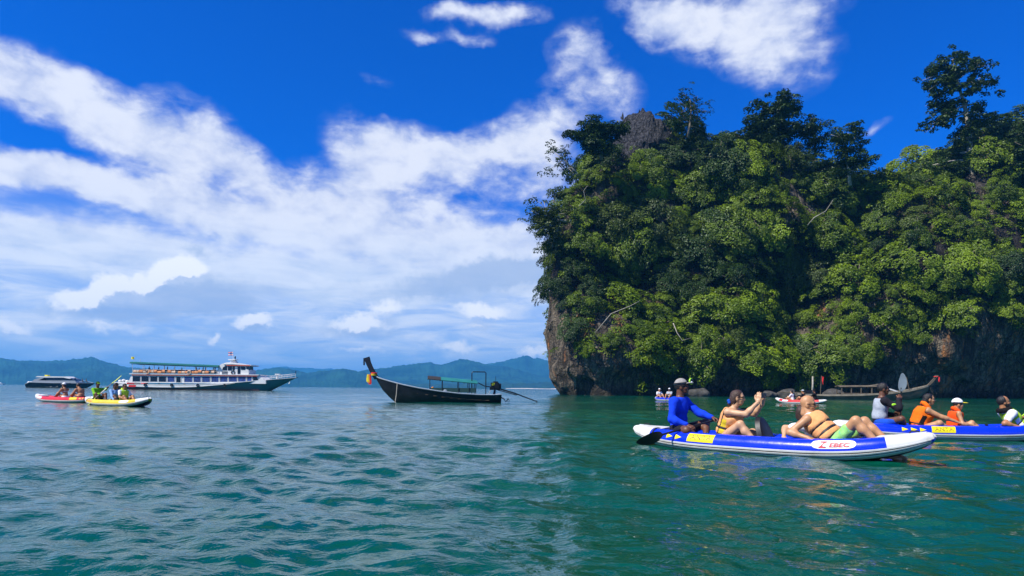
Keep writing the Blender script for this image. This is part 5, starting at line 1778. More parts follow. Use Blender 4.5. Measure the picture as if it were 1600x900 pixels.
def person(label, base, heading, S=1.0, lean=0, lean2=0, nod=0, turn=0, rw=(0.3, -0.2, 0.1), lw=(0.3, 0.2, 0.1), re=(-0.3, -0.6, -0.6), le=(-0.3, 0.6, -0.6),
           ra=(0.6, -0.14, 0.0), la=(0.6, 0.14, 0.0), rk=(0.2, -0.3, 1), lk=(0.2, 0.3, 1), rpalm=(0, 0.3, -1), lpalm=(0, -0.3, -1), rcurl=0.5, lcurl=0.5, rdir=None, ldir=None,
           skin=SK_MID, wear=(), hair=None, cap=None, glasses=None, bulk=1.0, h=0.014, group=None, female=False, beard=None, extra=None, world_hands=None):
    root = thing('person', label, 'person', base, heading, group)
    a1, a2 = R(lean), R(lean + lean2)
    t1, t2 = np.array([math.sin(a1), 0, math.cos(a1)]), np.array([math.sin(a2), 0, math.cos(a2)])
    f1, f2 = np.array([math.cos(a1), 0, -math.sin(a1)]), np.array([math.cos(a2), 0, -math.sin(a2)])
    yv = np.array([0, 1.0, 0])
    M1, M2 = np.stack([f1, yv, t1], 1), np.stack([f2, yv, t2], 1)
    if world_hands:
        inv = (Matrix.Translation(base) @ Matrix.Rotation(heading, 4, 'Z')).inverted()
        rw, lw = tuple(inv @ Vector(world_hands[0])), tuple(inv @ Vector(world_hands[1]))
    pel = np.zeros(3)
    waist = pel + t1 * 0.19 * S
    chest = waist + t2 * 0.17 * S
    neckb = waist + t2 * 0.315 * S
    sw = (0.155 if female else 0.178) * S
    hw = 0.088 * S
    B = bulk
    pr = [Ell('pelvis', pel + t1 * 0.03 * S, np.array([0.112 * B, 0.160, 0.115]) * S, M1),
          Ell('belly', pel + t1 * 0.16 * S + f1 * 0.012 * (B - 1) * 8 * S, np.array([0.104 * B, (0.128 if female else 0.142) * B, 0.13]) * S, M1),
          Ell('chest', chest + f2 * 0.004, np.array([0.108 * (0.5 + B / 2), (0.142 if female else 0.160) * (0.5 + B / 2), 0.165]) * S, M2)]
    if female:
        pr += [Ell('chest', chest + f2 * 0.075 * S + yv * 0.062 * q * S - t2 * 0.01, np.array([0.06, 0.062, 0.062]) * S, M2) for q in (-1, 1)]
    J = {}
    for q, sd, w_, eh, an, kh in ((-1, 'r', rw, re, ra, rk), (1, 'l', lw, le, la, lk)):
        sh = waist + t2 * 0.262 * S + yv * q * sw
        el_, wr = ik(sh, w_, 0.285 * S, 0.25 * S, eh)
        pr += [Cap('clav', neckb - t2 * 0.035 * S, sh, 0.058 * S, 0.060 * S), Cap('uarm_' + sd, sh, el_, 0.054 * S * (0.5 + B / 2), 0.042 * S), Cap('farm_' + sd, el_, wr, 0.043 * S, 0.029 * S),
               Ell('farm_' + sd, el_ * 0.72 + wr * 0.28, (0.046 * S,) * 3)]
        hp = pel + yv * q * hw
        kn, ak = ik(hp, an, 0.42 * S, 0.41 * S, kh)
        toe = ak + np.array([0.17, 0, -0.045]) * S
        pr += [Cap('thigh_' + sd, hp, kn, 0.088 * S * (0.6 + B * 0.4), 0.060 * S), Cap('calf_' + sd, kn, ak, 0.056 * S, 0.040 * S), Ell('calf_' + sd, kn * 0.68 + ak * 0.32 - (ak - kn) * 0 + np.array([-0.012, 0, -0.012]) * S, (0.062 * S,) * 3),
               Cap('foot_' + sd, ak, toe, 0.040 * S, 0.028 * S)]
        J[sd] = (sh, el_, wr, hp, kn, ak)
    # head
    hn, ht = R(nod), R(turn)
    hf = np.array([math.cos(hn) * math.cos(ht), math.cos(hn) * math.sin(ht), -math.sin(hn)])
    hl = np.array([-math.sin(ht), math.cos(ht), 0])
    hu = np.cross(hf, hl)
    HM = np.stack([hf, hl, hu], 1)
    hs = 0.93 * S if S > 0.85 else 1.08 * S
    hc = neckb + (t2 * 0.5 + hu * 0.5) * 0.175 * S + hf * 0.028 * S
    W = lambda x, y, z: hc + HM @ (np.array([x, y, z]) * hs)
    pr.append(Cap('neck', neckb - t2 * 0.03 * S, W(-0.025, 0, -0.05), 0.060 * S, 0.054 * S))
    parts = [sculpt(pr, h * (0.8 + 0.2 * S))]
    head = [Ell('h', W(-0.008, 0, 0.035), np.array([0.098, 0.077, 0.097]) * hs, HM), Ell('h', W(0.028, 0, -0.030), np.array([0.066, 0.060, 0.090]) * hs, HM), Ell('h', W(0.05, 0, -0.085), np.array([0.040, 0.042, 0.032]) * hs, HM),
            Cap('h', W(0.090, 0, 0.018), W(0.110, 0, -0.020), 0.010 * hs, 0.015 * hs), Ell('h', W(0.088, 0, -0.056), np.array([0.012, 0.024, 0.010]) * hs, HM), Cap('h', W(-0.02, 0, -0.03), W(-0.03, 0, -0.13), 0.058 * hs, 0.056 * hs)]
    for q in (-1, 1):
        head += [Cap('h', W(0.084, 0.012 * q, 0.030), W(0.072, 0.045 * q, 0.030), 0.011 * hs, 0.010 * hs), Ell('h', W(-0.008, 0.076 * q, -0.012), np.array([0.020, 0.009, 0.032]) * hs, HM), Ell('h', W(0.066, 0.038 * q, -0.028), np.array([0.024, 0.022, 0.020]) * hs, HM)]
    eyes_minus = [(Ell('e', W(0.094, 0.031 * q, 0.008), np.array([0.016, 0.019, 0.012]) * hs, HM), 0.0) for q in (-1, 1)]
    hh = max(0.0065, h * 0.5)
    parts.append(sculpt(head, hh, k=0.022, minus=eyes_minus))
    hands = []
    for sd, right, palm, curl, dr in (('r', True, rpalm, rcurl, rdir), ('l', False, lpalm, lcurl, ldir)):
        sh, el_, wr = J[sd][:3]
        dv = (wr - el_) if dr is None else np.array(dr, float)
        hands.append(sculpt(hand_prims(wr, dv, palm, right, S, curl), max(0.0052, h * 0.4), k=0.010))
    V, Fs = join_np(parts + hands)
    F0 = Fs[0]
    # lips, eyes and brows take their own colour
    cen = V[F0].mean(1)
    loc = (cen - hc) @ HM / hs
    mi = np.zeros(len(F0), int)
    nb = len(parts[0][1])
    isH = np.zeros(len(F0), bool)
    isH[nb:nb + len(parts[1][1])] = True
    x, y, z = loc.T
    ay = np.abs(y)
    mi[isH & (x > 0.06) & (((ay - 0.031) / 0.017) ** 2 + ((z - 0.007) / 0.008) ** 2 < 1)] = 1
    mi[isH & (x > 0.06) & (np.abs(z - 0.036 + (ay - 0.03) * 0.15) < 0.0055) & (ay > 0.012) & (ay < 0.05)] = 1
    mi[isH & (x > 0.07) & (ay < 0.026) & (np.abs(z + 0.057) < 0.009)] = 2
    o = link('body', mesh_np('body', V, F0, mi), [skin, EYE, LIP], root)
    by = lambda *tags: [p for p in pr if p.t in tags]

    def short(tg, f):
        out = []
        for p in pr:
            if p.t == tg and isinstance(p, Cap):
                out.append(Cap(tg, p.a, p.a + (p.b - p.a) * f, p.ra, p.ra + (p.rb - p.ra) * f))
        return out
    zt = lambda X, Y, Z: X * t1[0] + Y * t1[1] + Z * t1[2]
    zt2 = lambda X, Y, Z: (X - waist[0]) * t2[0] + (Z - waist[2]) * t2[2]
    neck_m = [(Cap('n', neckb - t2 * 0.05 * S, neckb + hu * 0.12 * S, 0.060 * S, 0.060 * S), 0.012)]
    gh = h
    for wv in wear:
        kind, mm = wv[0], wv[1]
        if kind in ('long_sleeve_shirt', 't_shirt', 'tank_top'):
            P_ = by('pelvis', 'belly', 'chest', 'clav')
            if kind == 'long_sleeve_shirt': P_ += by('uarm_l', 'uarm_r') + short('farm_l', 0.9) + short('farm_r', 0.9) + [p for p in by('farm_l', 'farm_r') if isinstance(p, Ell)]
            elif kind == 't_shirt': P_ += short('uarm_l', 0.62) + short('uarm_r', 0.62)
            cutf = lambda X, Y, Z: 0.0 * (X + Y + Z) + np.maximum(-zt(X, Y, Z) - 0.06 * S, -1)
            mn = list(neck_m)
            if kind == 'tank_top': mn += [(Cap('a', J[sd][0] + np.array([0, q * 0.03, 0]), J[sd][1], 0.07 * S, 0.05 * S), 0.004) for sd, q in (('r', -1), ('l', 1))]
            v, f = sculpt(P_, gh, 0.013 * S + 0.002, cut=cutf, minus=mn, folds=0.008)
            link('shirt' if kind != 'tank_top' else 'tank_top', mesh_np('shirt', v, f), mm, root)
        elif kind in ('shorts', 'trousers', 'bikini'):
            f_ = {'shorts': 0.62, 'trousers': 1.0, 'bikini': 0.12}[kind]
            P_ = by('pelvis') + short('thigh_l', f_) + short('thigh_r', f_)
            if kind == 'trousers': P_ += short('calf_l', 0.9) + short('calf_r', 0.9)
            cutf = lambda X, Y, Z: zt(X, Y, Z) - 0.10 * S
            v, f = sculpt(P_, gh, 0.014 * S, cut=cutf, folds=0.007 if kind != 'bikini' else 0)
            link(kind if kind != 'bikini' else 'bikini_bottom', mesh_np('shorts', v, f), mm, root)
        elif kind == 'bikini_top':
            cutf = lambda X, Y, Z: np.abs(zt2(X, Y, Z) - 0.13 * S) - 0.014
            v, f = sculpt(by('chest'), gh, 0.010, cut=cutf)
            link('bikini_top', mesh_np('bikini', v, f), mm, root)
        elif kind == 'life_vest':
            opts = wv[2] if len(wv) > 2 else {}
            inf = opts.get('thick', 0.042) * S
            P_ = by('belly', 'chest') + [Cap('sh', neckb - t2 * 0.05 * S, J[sd][0] * 0.75 + neckb * 0.25 - t2 * 0.01, 0.045 * S, 0.045 * S) for sd in 'rl']
            lo_, hi_ = opts.get('low', 0.03) * S, 0.305 * S
            straps = [s_ * S for s_ in opts.get('straps', (0.10, 0.20))]
            cutf = lambda X, Y, Z: np.maximum(lo_ - zt(X, Y, Z), zt2(X, Y, Z) - hi_ + 0.0 * X)
            mn = [(Cap('n', neckb - t2 * 0.06 * S, neckb + hu * 0.14 * S, 0.062 * S, 0.066 * S), 0.012)]
            mn += [(Cap('a', J[sd][0] + np.array([0, q * 0.02, -0.02]) * S, J[sd][1] + np.array([0, q * 0.05, 0]), 0.066 * S, 0.07 * S), 0.0) for sd, q in (('r', -1), ('l', 1))]

            def groove(X, Y, Z):
                c_ = cutf(X, Y, Z)
                return c_
            v, f = sculpt(P_, gh, inf, k=0.05, cut=groove, minus=mn, folds=0.006)
            # quilted foam: pinch the surface along the straps
            if len(v):
                tt = zt(v[:, 0], v[:, 1], v[:, 2])
                cx = v - (tt[:, None] * t1)
                for s_ in straps:
                    wgt = np.exp(-((tt - s_) / (0.016 * S)) ** 2)[:, None]
                    v = v - cx / (np.linalg.norm(cx, axis=1)[:, None] + 1e-6) * wgt * 0.014 * S
            c2 = opts.get('side')
            mi2 = None
            if c2 is not None and len(v):
                cc = v[f].mean(1)
                fy = (cc - chest) @ f2
                mi2 = ((np.abs(cc[:, 1]) > 0.10 * S) & (fy < 0.038 * S) & (fy > -0.048 * S) & (zt(cc[:, 0], cc[:, 1], cc[:, 2]) < 0.33 * S)).astype(int)
                if opts.get('front') is not None:
                    mi2[(np.abs(fy + 0.052 * S) < 0.009 * S) & (np.abs(cc[:, 1]) > 0.08 * S)] = 3
                    mi2[(fy >= 0.050 * S) & (zt(cc[:, 0], cc[:, 1], cc[:, 2]) < 0.27 * S)] = 2
            link('life_vest', mesh_np('life_vest', v, f, mi2), ([mm, c2] + ([opts['front'], C_STRAP] if opts.get('front') else [])) if c2 else mm, root)
            for s_ in straps:
                cutf2 = lambda X, Y, Z: np.maximum(np.abs(zt(X, Y, Z) - s_) - opts.get('sw', 0.020) * S, -1)
                v, f = sculpt(by('belly', 'chest'), gh * 0.8, inf - 0.004, k=0.05, cut=cutf2, minus=mn)
                if len(v): link('strap', mesh_np('strap', v, f), C_STRAP, root)
            if opts.get('collar'):
                cp = []
                ring = [neckb + f2 * (0.085 * math.cos(a)) * S + yv * 0.095 * math.sin(a) * S + t2 * (0.025 - 0.05 * math.cos(a)) * S for a in np.linspace(0.6, 5.68, 9)]
                for a_, b_ in zip(ring[:-1], ring[1:]): cp.append(Cap('c', a_, b_, 0.034 * S, 0.034 * S))
                v, f = sculpt(cp, gh, 0.0)
                link('vest_collar', mesh_np('vest_collar', v, f), opts['collar'], root)
        elif kind == 'necklace':
            pass
    hair_p = Ell('hr', W(-0.012, 0, 0.037), np.array([0.106, 0.086, 0.104]) * hs, HM)
    lh = lambda X, Y, Z: ((X - hc[0]) * hf[0] + (Y - hc[1]) * hf[1] + (Z - hc[2]) * hf[2], (X - hc[0]) * hl[0] + (Y - hc[1]) * hl[1] + (Z - hc[2]) * hl[2], (X - hc[0]) * hu[0] + (Y - hc[1]) * hu[1] + (Z - hc[2]) * hu[2])
    if hair:
        style, hm = hair
        P_ = [hair_p]

        def hcut(X, Y, Z):
            x, y, z = lh(X, Y, Z)
            lim = {'receding': 0.012, 'short': 0.062, 'bob': 0.050, 'pony': 0.050, 'fuzz': 0.055, 'stubble': 0.02}[style] * hs
            front = x - lim - np.maximum(z - 0.075 * hs, 0) * (0.9 if style != 'receding' else -0.2)
            side = np.where(x > 0.012 * hs, -z + 0.0 * hs, -z - (0.075 if style in ('short', 'receding', 'fuzz', 'stubble') else 0.14) * hs)
            return np.maximum(front, side)
        if style in ('bob', 'pony'):
            P_ += [Ell('hr', W(-0.055, 0, -0.03), np.array([0.062, 0.080, 0.10]) * hs, HM)]
        if style == 'pony':
            P_ += [Cap('hr', W(-0.10, 0, -0.03), W(-0.125, 0, -0.10), 0.045 * hs, 0.030 * hs), Cap('hr', W(-0.125, 0, -0.10), W(-0.10, 0, -0.20), 0.030 * hs, 0.018 * hs)]
        v, f = sculpt(P_, hh * 1.1, 0.0, k=0.03, cut=hcut, folds=0.006)
        if len(v): link('hair', mesh_np('hair', v, f), hm, root)
    if beard:
        def bcut(X, Y, Z):
            x, y, z = lh(X, Y, Z)
            return np.maximum(np.maximum(z + 0.035 * hs, 0.004 - x), -0.0 - z - 0.2)
        v, f = sculpt(head[1:3], hh, 0.012, cut=bcut, folds=0.004)
        if len(v): link('beard', mesh_np('beard', v, f), beard, root)
    if cap:
        style, cm = cap[0], cap[1]

        def ccut(X, Y, Z):
            x, y, z = lh(X, Y, Z)
            return 0.052 * hs + x * 0.10 - z
        big = 1.0 if style != 'swim' else 1.12
        v, f = sculpt([Ell('c', W(-0.012 - 0.01 * (big > 1), 0, 0.040), np.array([0.113 * big, 0.092 * big, 0.108 * big]) * hs, HM)], hh, 0.0, cut=ccut, folds=0.006)
        link('cap', mesh_np('cap', v, f), cm, root)
        if style in ('peak', 'swim'):
            v, f = sculpt([Ell('v', W(0.125, 0, 0.056), np.array([0.085, 0.078, 0.0115]) * hs, HM)], hh * 0.75, 0.0)
            link('cap_visor', mesh_np('cap_visor', v, f), cap[2] if len(cap) > 2 else cm, root)
        if style == 'wide':
            v, f = sculpt([Ell('v', W(0.0, 0, 0.052), np.array([0.19, 0.17, 0.012]) * hs, HM)], hh, 0.0)
            link('hat_brim', mesh_np('hat_brim', v, f), cm, root)
    if glasses:
        m = MB()
        for q in (-1, 1):
            fr = []
            for a in np.linspace(0, 2 * math.pi, 13)[:-1]:
                fr.append(W(0.101 - 0.010 * abs(q), 0.032 * q + 0.026 * math.cos(a), 0.006 + 0.018 * math.sin(a)))
            bk = [p_ - hf * 0.006 for p_ in fr]
            m.loft([fr, bk])
        m.build('lens', glasses, root)
        m = MB()
        for q in (-1, 1):
            m.tube([W(0.094, 0.056 * q, 0.012), W(0.05, 0.080 * q, 0.012), W(-0.015, 0.084 * q, 0.006)], 0.0055, 5)
        m.tube([W(0.100, -0.02, 0.014), W(0.104, 0, 0.016), W(0.100, 0.02, 0.014)], 0.004, 5)
        m.build('glasses_frame', C_LENS, root)
    if extra:
        extra(root, dict(W=W, J=J, hc=hc, HM=HM, hs=hs, S=S, neckb=neckb, t2=t2, f2=f2, chest=chest))
    return root, J


def on_boat(S_, B_, s, y=0.0, z=0.2):
    s0, b0 = Vector((S_[0], S_[1], 0)), Vector((B_[0], B_[1], 0))
    d = b0 - s0
    n = Vector((-d.y, d.x, 0)).normalized()
    return s0 + d * s + n * y + Vector((0, 0, z)), math.atan2(d.y, d.x)


def paddle(label, a, b, blade_m, shaft_m, bl=0.44, bw=0.10, mid_m=None, face=None):
    """double-bladed paddle from world point a to world point b"""
    a, b = Vector(a), Vector(b)
    c = (a + b) / 2
    root = thing('paddle', label, 'paddle', c)
    L = (b - a).length
    ax = (b - a).normalized()
    side = Vector(face) if face is not None else Vector((0, 0, 1))
    side = (side - ax * side.dot(ax)).normalized()
    nn = ax.cross(side)
    m = MB()
    m.tube([tuple(ax * t) for t in np.linspace(-L / 2 + bl * 0.8, L / 2 - bl * 0.8, 5)], 0.016, 8)
    m.build('shaft', shaft_m, root, smooth=True)
    if mid_m:
        m = MB()
        m.tube([tuple(ax * t) for t in np.linspace(-L * 0.12, L * 0.12, 3)], 0.0175, 8)
        m.build('shaft_sleeve', mid_m, root, smooth=True)
    for e in (-1, 1):
        m = MB()
        rings = []
        for t in np.linspace(0, 1, 12):
            wv = bw * (math.sin(math.pi * min(t ** 0.75, 1) * 0.93 + 0.07)) ** 0.7 if t < 1 else 0.015
            wv = max(wv, 0.017)
            th = 0.016 * (1 - t) + 0.006
            p = ax * e * (L / 2 - bl + bl * t)
            cup = nn * 0.03 * math.sin(t * 2.6)
            rings.append([tuple(p + cup + side * wv), tuple(p + cup * 0.5 + nn * th), tuple(p + cup - side * wv), tuple(p + cup * 0.5 - nn * th)])
        m.loft(rings)
        m.build('blade', blade_m, root, smooth=True)
    return root


def lerp(a, b, t): return Vector(a) * (1 - t) + Vector(b) * t


# ---- the kayak in front
def goggles(root, q):
    W = q['W']
    m = MB()
    for k in range(1):
        c = W(0.165, 0.0, 0.080)
        rr = []
        HM, hs = q['HM'], q['hs']
        for i in range(21):
            a = i / 20 * 2 * math.pi
            ring = []
            for j in range(7):
                b_ = j / 7 * 2 * math.pi
                rad = 0.047 + 0.012 * math.cos(b_)
                v = np.array([0.014 * math.sin(b_), rad * math.cos(a), rad * math.sin(a)])
                v = np.array([v[0] * 0.86 + v[1] * 0.5, v[1] * 0.86 - v[0] * 0.5, v[2]])      # turned outwards to the viewer
                ring.append(c + HM @ (v * hs))
            rr.append(ring)
        m.loft(rr, cap=False)
    m.build('headlamp_ring', C_LRIM, root, smooth=True)
    m = MB()
    m.ball(tuple(c), 0.038, 12, 8)
    m.build('headlamp_lens', C_LENS, root, smooth=True)
    m = MB()
    m.ball(tuple(W(0.172, -0.028, 0.062)), 0.020, 8, 6)
    m.build('headlamp_bulb', C_GLOW, root, smooth=True)
    m = MB()
    rr = [W(0.155 * math.cos(a) - 0.012 if abs(math.cos(a)) < 0 else 0.117 * math.cos(a) - 0.012, 0.097 * math.sin(a), 0.068) for a in np.linspace(0.2, 6.08, 24)]
    m.tube(rr, 0.008, 5)
    m.build('headlamp_strap', C_STRAP, root)


b, hd = on_boat(K1S, K1B, 0.175, 0.0, 0.265)
GUIDE, GJ = person('guide in royal blue long sleeves and grey cap steering with a black paddle', b, hd, 1.0, lean=-3, lean2=6, nod=-6, turn=28,
                   rw=(0.25, -0.22, 0.10), lw=(0.46, 0.20, 0.21), re=(-0.8, -0.35, -0.2), le=(0, 0.5, -0.8), ra=(0.36, 0.02, -0.12), la=(0.40, 0.10, -0.12), rk=(0.7, -0.75, 0.12), lk=(0.5, 0.7, 0.3),
                   rpalm=(0.1, 0.4, -1), lpalm=(0.1, -0.3, -1), rcurl=0.95, lcurl=0.9, skin=SK_DARK, wear=(('long_sleeve_shirt', C_BLUE), ('shorts', C_CHAR)), hair=('short', HAIR_B), cap=('peak', C_CAPG), h=0.012, extra=goggles)
mw = Matrix.Translation(b) @ Matrix.Rotation(hd, 4, 'Z')
rh, lh_ = mw @ Vector((0.30, -0.20, 0.075)), mw @ Vector((0.53, 0.22, 0.185))
dv = lh_ - rh
paddle('long black paddle held by the guide in blue', rh - dv * 1.95, lh_ + dv * 1.35, M_BLACK, M_BLACK, 0.46, 0.098, face=(0.2, -0.3, 1))

b, hd = on_boat(K1S, K1B, 0.355, 0.0, 0.165)


def bobble(root, q):
    m = MB()
    m.ball(tuple(q['W'](-0.135, -0.02, -0.055)), 0.030, 10, 6).ball(tuple(q['W'](-0.128, -0.045, -0.085)), 0.022, 10, 6)
    m.build('hair_tie', C_SBLUE, root, smooth=True)


WOMAN, WJ = person('woman in peach and yellow life vest raising a phone with both hands', b, hd, 0.96, lean=14, lean2=6, nod=2, turn=24, rw=(0.55, -0.075, 0.57), lw=(0.56, 0.065, 0.55), re=(0.5, -0.25, -1), le=(0.2, 0.5, -1),
                   ra=(0.58, -0.13, -0.05), la=(0.74, 0.15, -0.05), rk=(0.1, -0.15, 1), lk=(0.1, 0.2, 1), rpalm=(-0.2, 1, 0.0), lpalm=(-0.2, -1, 0.0), rdir=(0.12, 0.15, 1), ldir=(0.1, -0.1, 1), rcurl=0.35, lcurl=0.5, skin=SK_LIGHT,
                   wear=(('bikini_top', C_CHAR), ('shorts', C_CHAR), ('life_vest', C_PEACH, dict(side=C_VYEL, front=C_OSTR, straps=(0.07, 0.19), thick=0.045))), hair=('pony', HAIR_BR), female=True, h=0.012, glasses=mat('lens_clear', (0.32, 0.21, 0.14), 0.1), extra=bobble)
mw = Matrix.Translation(b) @ Matrix.Rotation(hd, 4, 'Z')
ph = thing('phone', 'small dark phone held up between the hands of the woman', 'phone', mw @ Vector((0.60, 0.0, 0.665)), hd)
MB().box((-0.006, -0.075, -0.036), (0.006, 0.075, 0.036)).build('phone_body', M_BLACK, ph)
MB().box((0.006, 0.040, 0.010), (0.010, 0.062, 0.030)).build('camera_lens', C_LENS, ph)

b, hd = on_boat(K1S, K1B, 0.715, 0.16, 0.13)
person('brown haired passenger in white half hidden behind the bald man', b, hd, 0.93, lean=-52, lean2=6, nod=-4, turn=75, rw=(-0.52, -0.36, 0.13), lw=(-0.05, 0.25, 0.1), re=(-1, -0.2, -0.2), le=(0, 0.6, -0.6), ra=(0.7, -0.1, -0.05), la=(0.72, 0.1, -0.05),
       rpalm=(0, 0.2, -1), rcurl=0.3, skin=SK_LIGHT, wear=(('t_shirt', C_WHITE), ('shorts', C_CHAR)), hair=('bob', HAIR_BR), female=True, h=0.013)

b, hd = on_boat(K1S, K1B, 0.745, -0.02, 0.19)
person('bald man in sunglasses and peach life vest reclining in the front kayak', b, hd, 1.03, lean=-47, lean2=4, nod=4, turn=22, rw=(-0.26, -0.34, 0.085), lw=(0.05, 0.28, 0.12), re=(-1, -0.35, -0.4), le=(-0.2, 0.6, -0.6), ra=(0.56, -0.15, 0.02), la=(0.60, 0.18, 0.03),
       rk=(0.05, -0.12, 1), lk=(0.05, 0.15, 1), rpalm=(0, 0.15, -1), rcurl=0.25, skin=SK_MID, wear=(('tank_top', C_WHITE), ('shorts', C_GREEN), ('life_vest', C_PEACH, dict(straps=(0.09, 0.19, 0.29), sw=0.027, thick=0.046))), bulk=1.14, glasses=C_LENS, h=0.012)

# ---- the second kayak
b, hd = on_boat(K2S, K2B, 0.195, 0.0, 0.27)


def badge(root, q):
    sh, el_ = q['J']['r'][0], q['J']['r'][1]
    c = sh * 0.45 + el_ * 0.55 + np.array([0.01, -0.058, 0.01])
    MB().ball(tuple(c), (0.045, 0.010, 0.028), 10, 6).build('sleeve_badge', C_LRIM, root, smooth=True)


person('dark haired paddler in pale grey vest holding a paddle upright', b, hd, 1.0, lean=2, lean2=4, nod=-6, turn=-4, rw=(0.30, -0.14, 0.50), lw=(0.29, 0.08, 0.17), re=(0.2, -0.6, -0.8), le=(0, 0.6, -0.6), ra=(0.45, -0.1, -0.10), la=(0.42, 0.14, -0.1), rk=(0.4, -0.9, 0.4), lk=(0.4, 0.9, 0.4),
       rpalm=(0.3, 1, 0.1), lpalm=(0.3, -1, 0), rdir=(0.5, 0.5, 0.5), ldir=(0.6, -0.4, 0.2), rcurl=1.0, lcurl=1.0, skin=SK_DARK, wear=(('long_sleeve_shirt', C_CHAR), ('shorts', C_SBLUE), ('life_vest', C_GREY, dict(straps=(0.07,), thick=0.034, low=-0.03))), hair=('short', HAIR_B), h=0.013, extra=badge)
mw = Matrix.Translation(b) @ Matrix.Rotation(hd, 4, 'Z')
paddle('black shafted paddle with grey blade standing upright in front of the paddler', mw @ Vector((0.36, -0.02, -0.75)), mw @ Vector((0.385, -0.06, 1.0)), mat('blade_grey', (0.13, 0.17, 0.20), 0.35), M_BLACK, 0.36, 0.095, face=(0.35, -0.9, 0))

b, hd = on_boat(K2S, K2B, 0.36, -0.02, 0.135)
person('woman in bright orange life vest leaning forward with arms out', b, hd, 0.97, lean=14, lean2=10, nod=0, turn=-4, rw=(0.78, -0.24, 0.14), lw=(0.76, 0.14, 0.20), re=(0, -0.6, -0.8), le=(0, 0.6, -0.6), ra=(0.62, -0.18, -0.03), la=(0.62, 0.18, -0.03), rk=(0.3, -0.7, 0.7), lk=(0.3, 0.7, 0.7),
       rcurl=0.35, lcurl=0.35, skin=SK_MID, wear=(('bikini_top', C_BLACK), ('shorts', C_BLACK), ('life_vest', C_ORANGE, dict(straps=(0.06, 0.14), thick=0.055, side=C_BLACK, collar=C_ORANGE))), hair=('pony', HAIR_B), female=True, bulk=1.12, h=0.013)
b, hd = on_boat(K2S, K2B, 0.53, 0.0, 0.15)
person('child in white swim cap and red orange life vest', b, hd, 0.76, lean=4, lean2=4, nod=4, turn=-4, rw=(0.26, -0.21, 0.12), lw=(0.36, 0.17, 0.12), re=(0, -0.4, -1), le=(0, 0.5, -0.8), ra=(0.5, -0.12, -0.03), la=(0.5, 0.12, -0.03), rcurl=0.2, lcurl=0.2, skin=SK_MID,
       wear=(('shorts', C_BLACK), ('life_vest', C_REDO, dict(straps=(0.09,), thick=0.060, side=C_REDO, collar=C_REDO))), hair=('short', HAIR_B), cap=('swim', C_WHITE, M_CY), h=0.012)
b, hd = on_boat(K2S, K2B, 0.835, -0.05, 0.16)


def black_collar(root, q):
    n, t2, f2, S = q['neckb'], q['t2'], q['f2'], q['S']
    cp = []
    ring = [n + f2 * (0.085 * math.cos(a)) * S + np.array([0, 0.11 * math.sin(a), 0]) * S + t2 * (0.03 - 0.03 * math.cos(a)) * S for a in np.linspace(0.9, 5.38, 8)]
    for a_, b_ in zip(ring[:-1], ring[1:]): cp.append(Cap('c', a_, b_, 0.04 * S, 0.04 * S))
    v, f = sculpt(cp, 0.013)
    link('vest_collar', mesh_np('vest_collar', v, f), C_BLACK, root)


person('bearded man in white t-shirt with lime vest panels lying back', b, hd, 1.02, lean=-45, lean2=8, nod=-8, turn=-4, rw=(-0.24, -0.30, 0.10), lw=(0.05, 0.18, 0.26), re=(-1, -0.35, -0.5), le=(-0.2, 0.7, -0.6), ra=(0.62, -0.14, -0.05), la=(0.66, 0.16, -0.05), rpalm=(0, 0.1, -1), rcurl=0.3, lcurl=0.9,
       skin=SK_TAN, wear=(('t_shirt', C_WHITE), ('shorts', C_CHAR), ('life_vest', C_LIME, dict(straps=(0.05, 0.14, 0.23), thick=0.032, side=C_WHITE))), hair=('receding', HAIR_B), beard=HAIR_B, h=0.013, extra=black_collar)
m = MB()
mw = Matrix.Translation(b) @ Matrix.Rotation(hd, 4, 'Z')
m.tube([mw @ Vector(q) for q in ((-0.22, 0.02, 0.30), (-0.12, 0.02, 0.28), (-0.02, 0.04, 0.30), (0.06, 0.08, 0.36), (0.14, 0.12, 0.48), (0.3, 0.2, 0.6))], 0.014, 6)
tag(m.build('cord', C_LIME), 'lime green cord looped from the bearded man towards the bow', 'cord')

# ---- kayaks on the left
b, hd = on_boat(KRS, KRB, 0.50, 0.05, 0.22)
person('tanned woman in white cap and white bikini seated at the red bow', b, hd, 0.98, lean=8, lean2=6, rw=(0.50, -0.2, 0.1), lw=(0.46, 0.22, 0.12), ra=(0.62, -0.12, -0.05), la=(0.60, 0.14, -0.05), skin=SK_TAN, female=True, h=0.02,
       wear=(('bikini_top', C_WHITE), ('bikini', C_WHITE)), hair=('bob', HAIR_BR), cap=('peak', C_WHITE))
b, hd = on_boat(KRS, KRB, 0.235, 0.05, 0.22)
person('shirtless tanned man hunched over his knees in the red kayak', b, hd, 1.02, lean=14, lean2=14, nod=14, rw=(0.52, -0.18, 0.14), lw=(0.54, 0.22, 0.14), ra=(0.60, -0.14, -0.05), la=(0.60, 0.16, -0.05), skin=SK_TAN, bulk=1.08, h=0.02,
       wear=(('shorts', C_CHAR),), hair=('short', HAIR_B))
PA, PB = P(134, 635, 29.6), P(189, 586.5, 30.4)
b, hd = on_boat(KYS, KYB, 0.15, 0.0, 0.24)
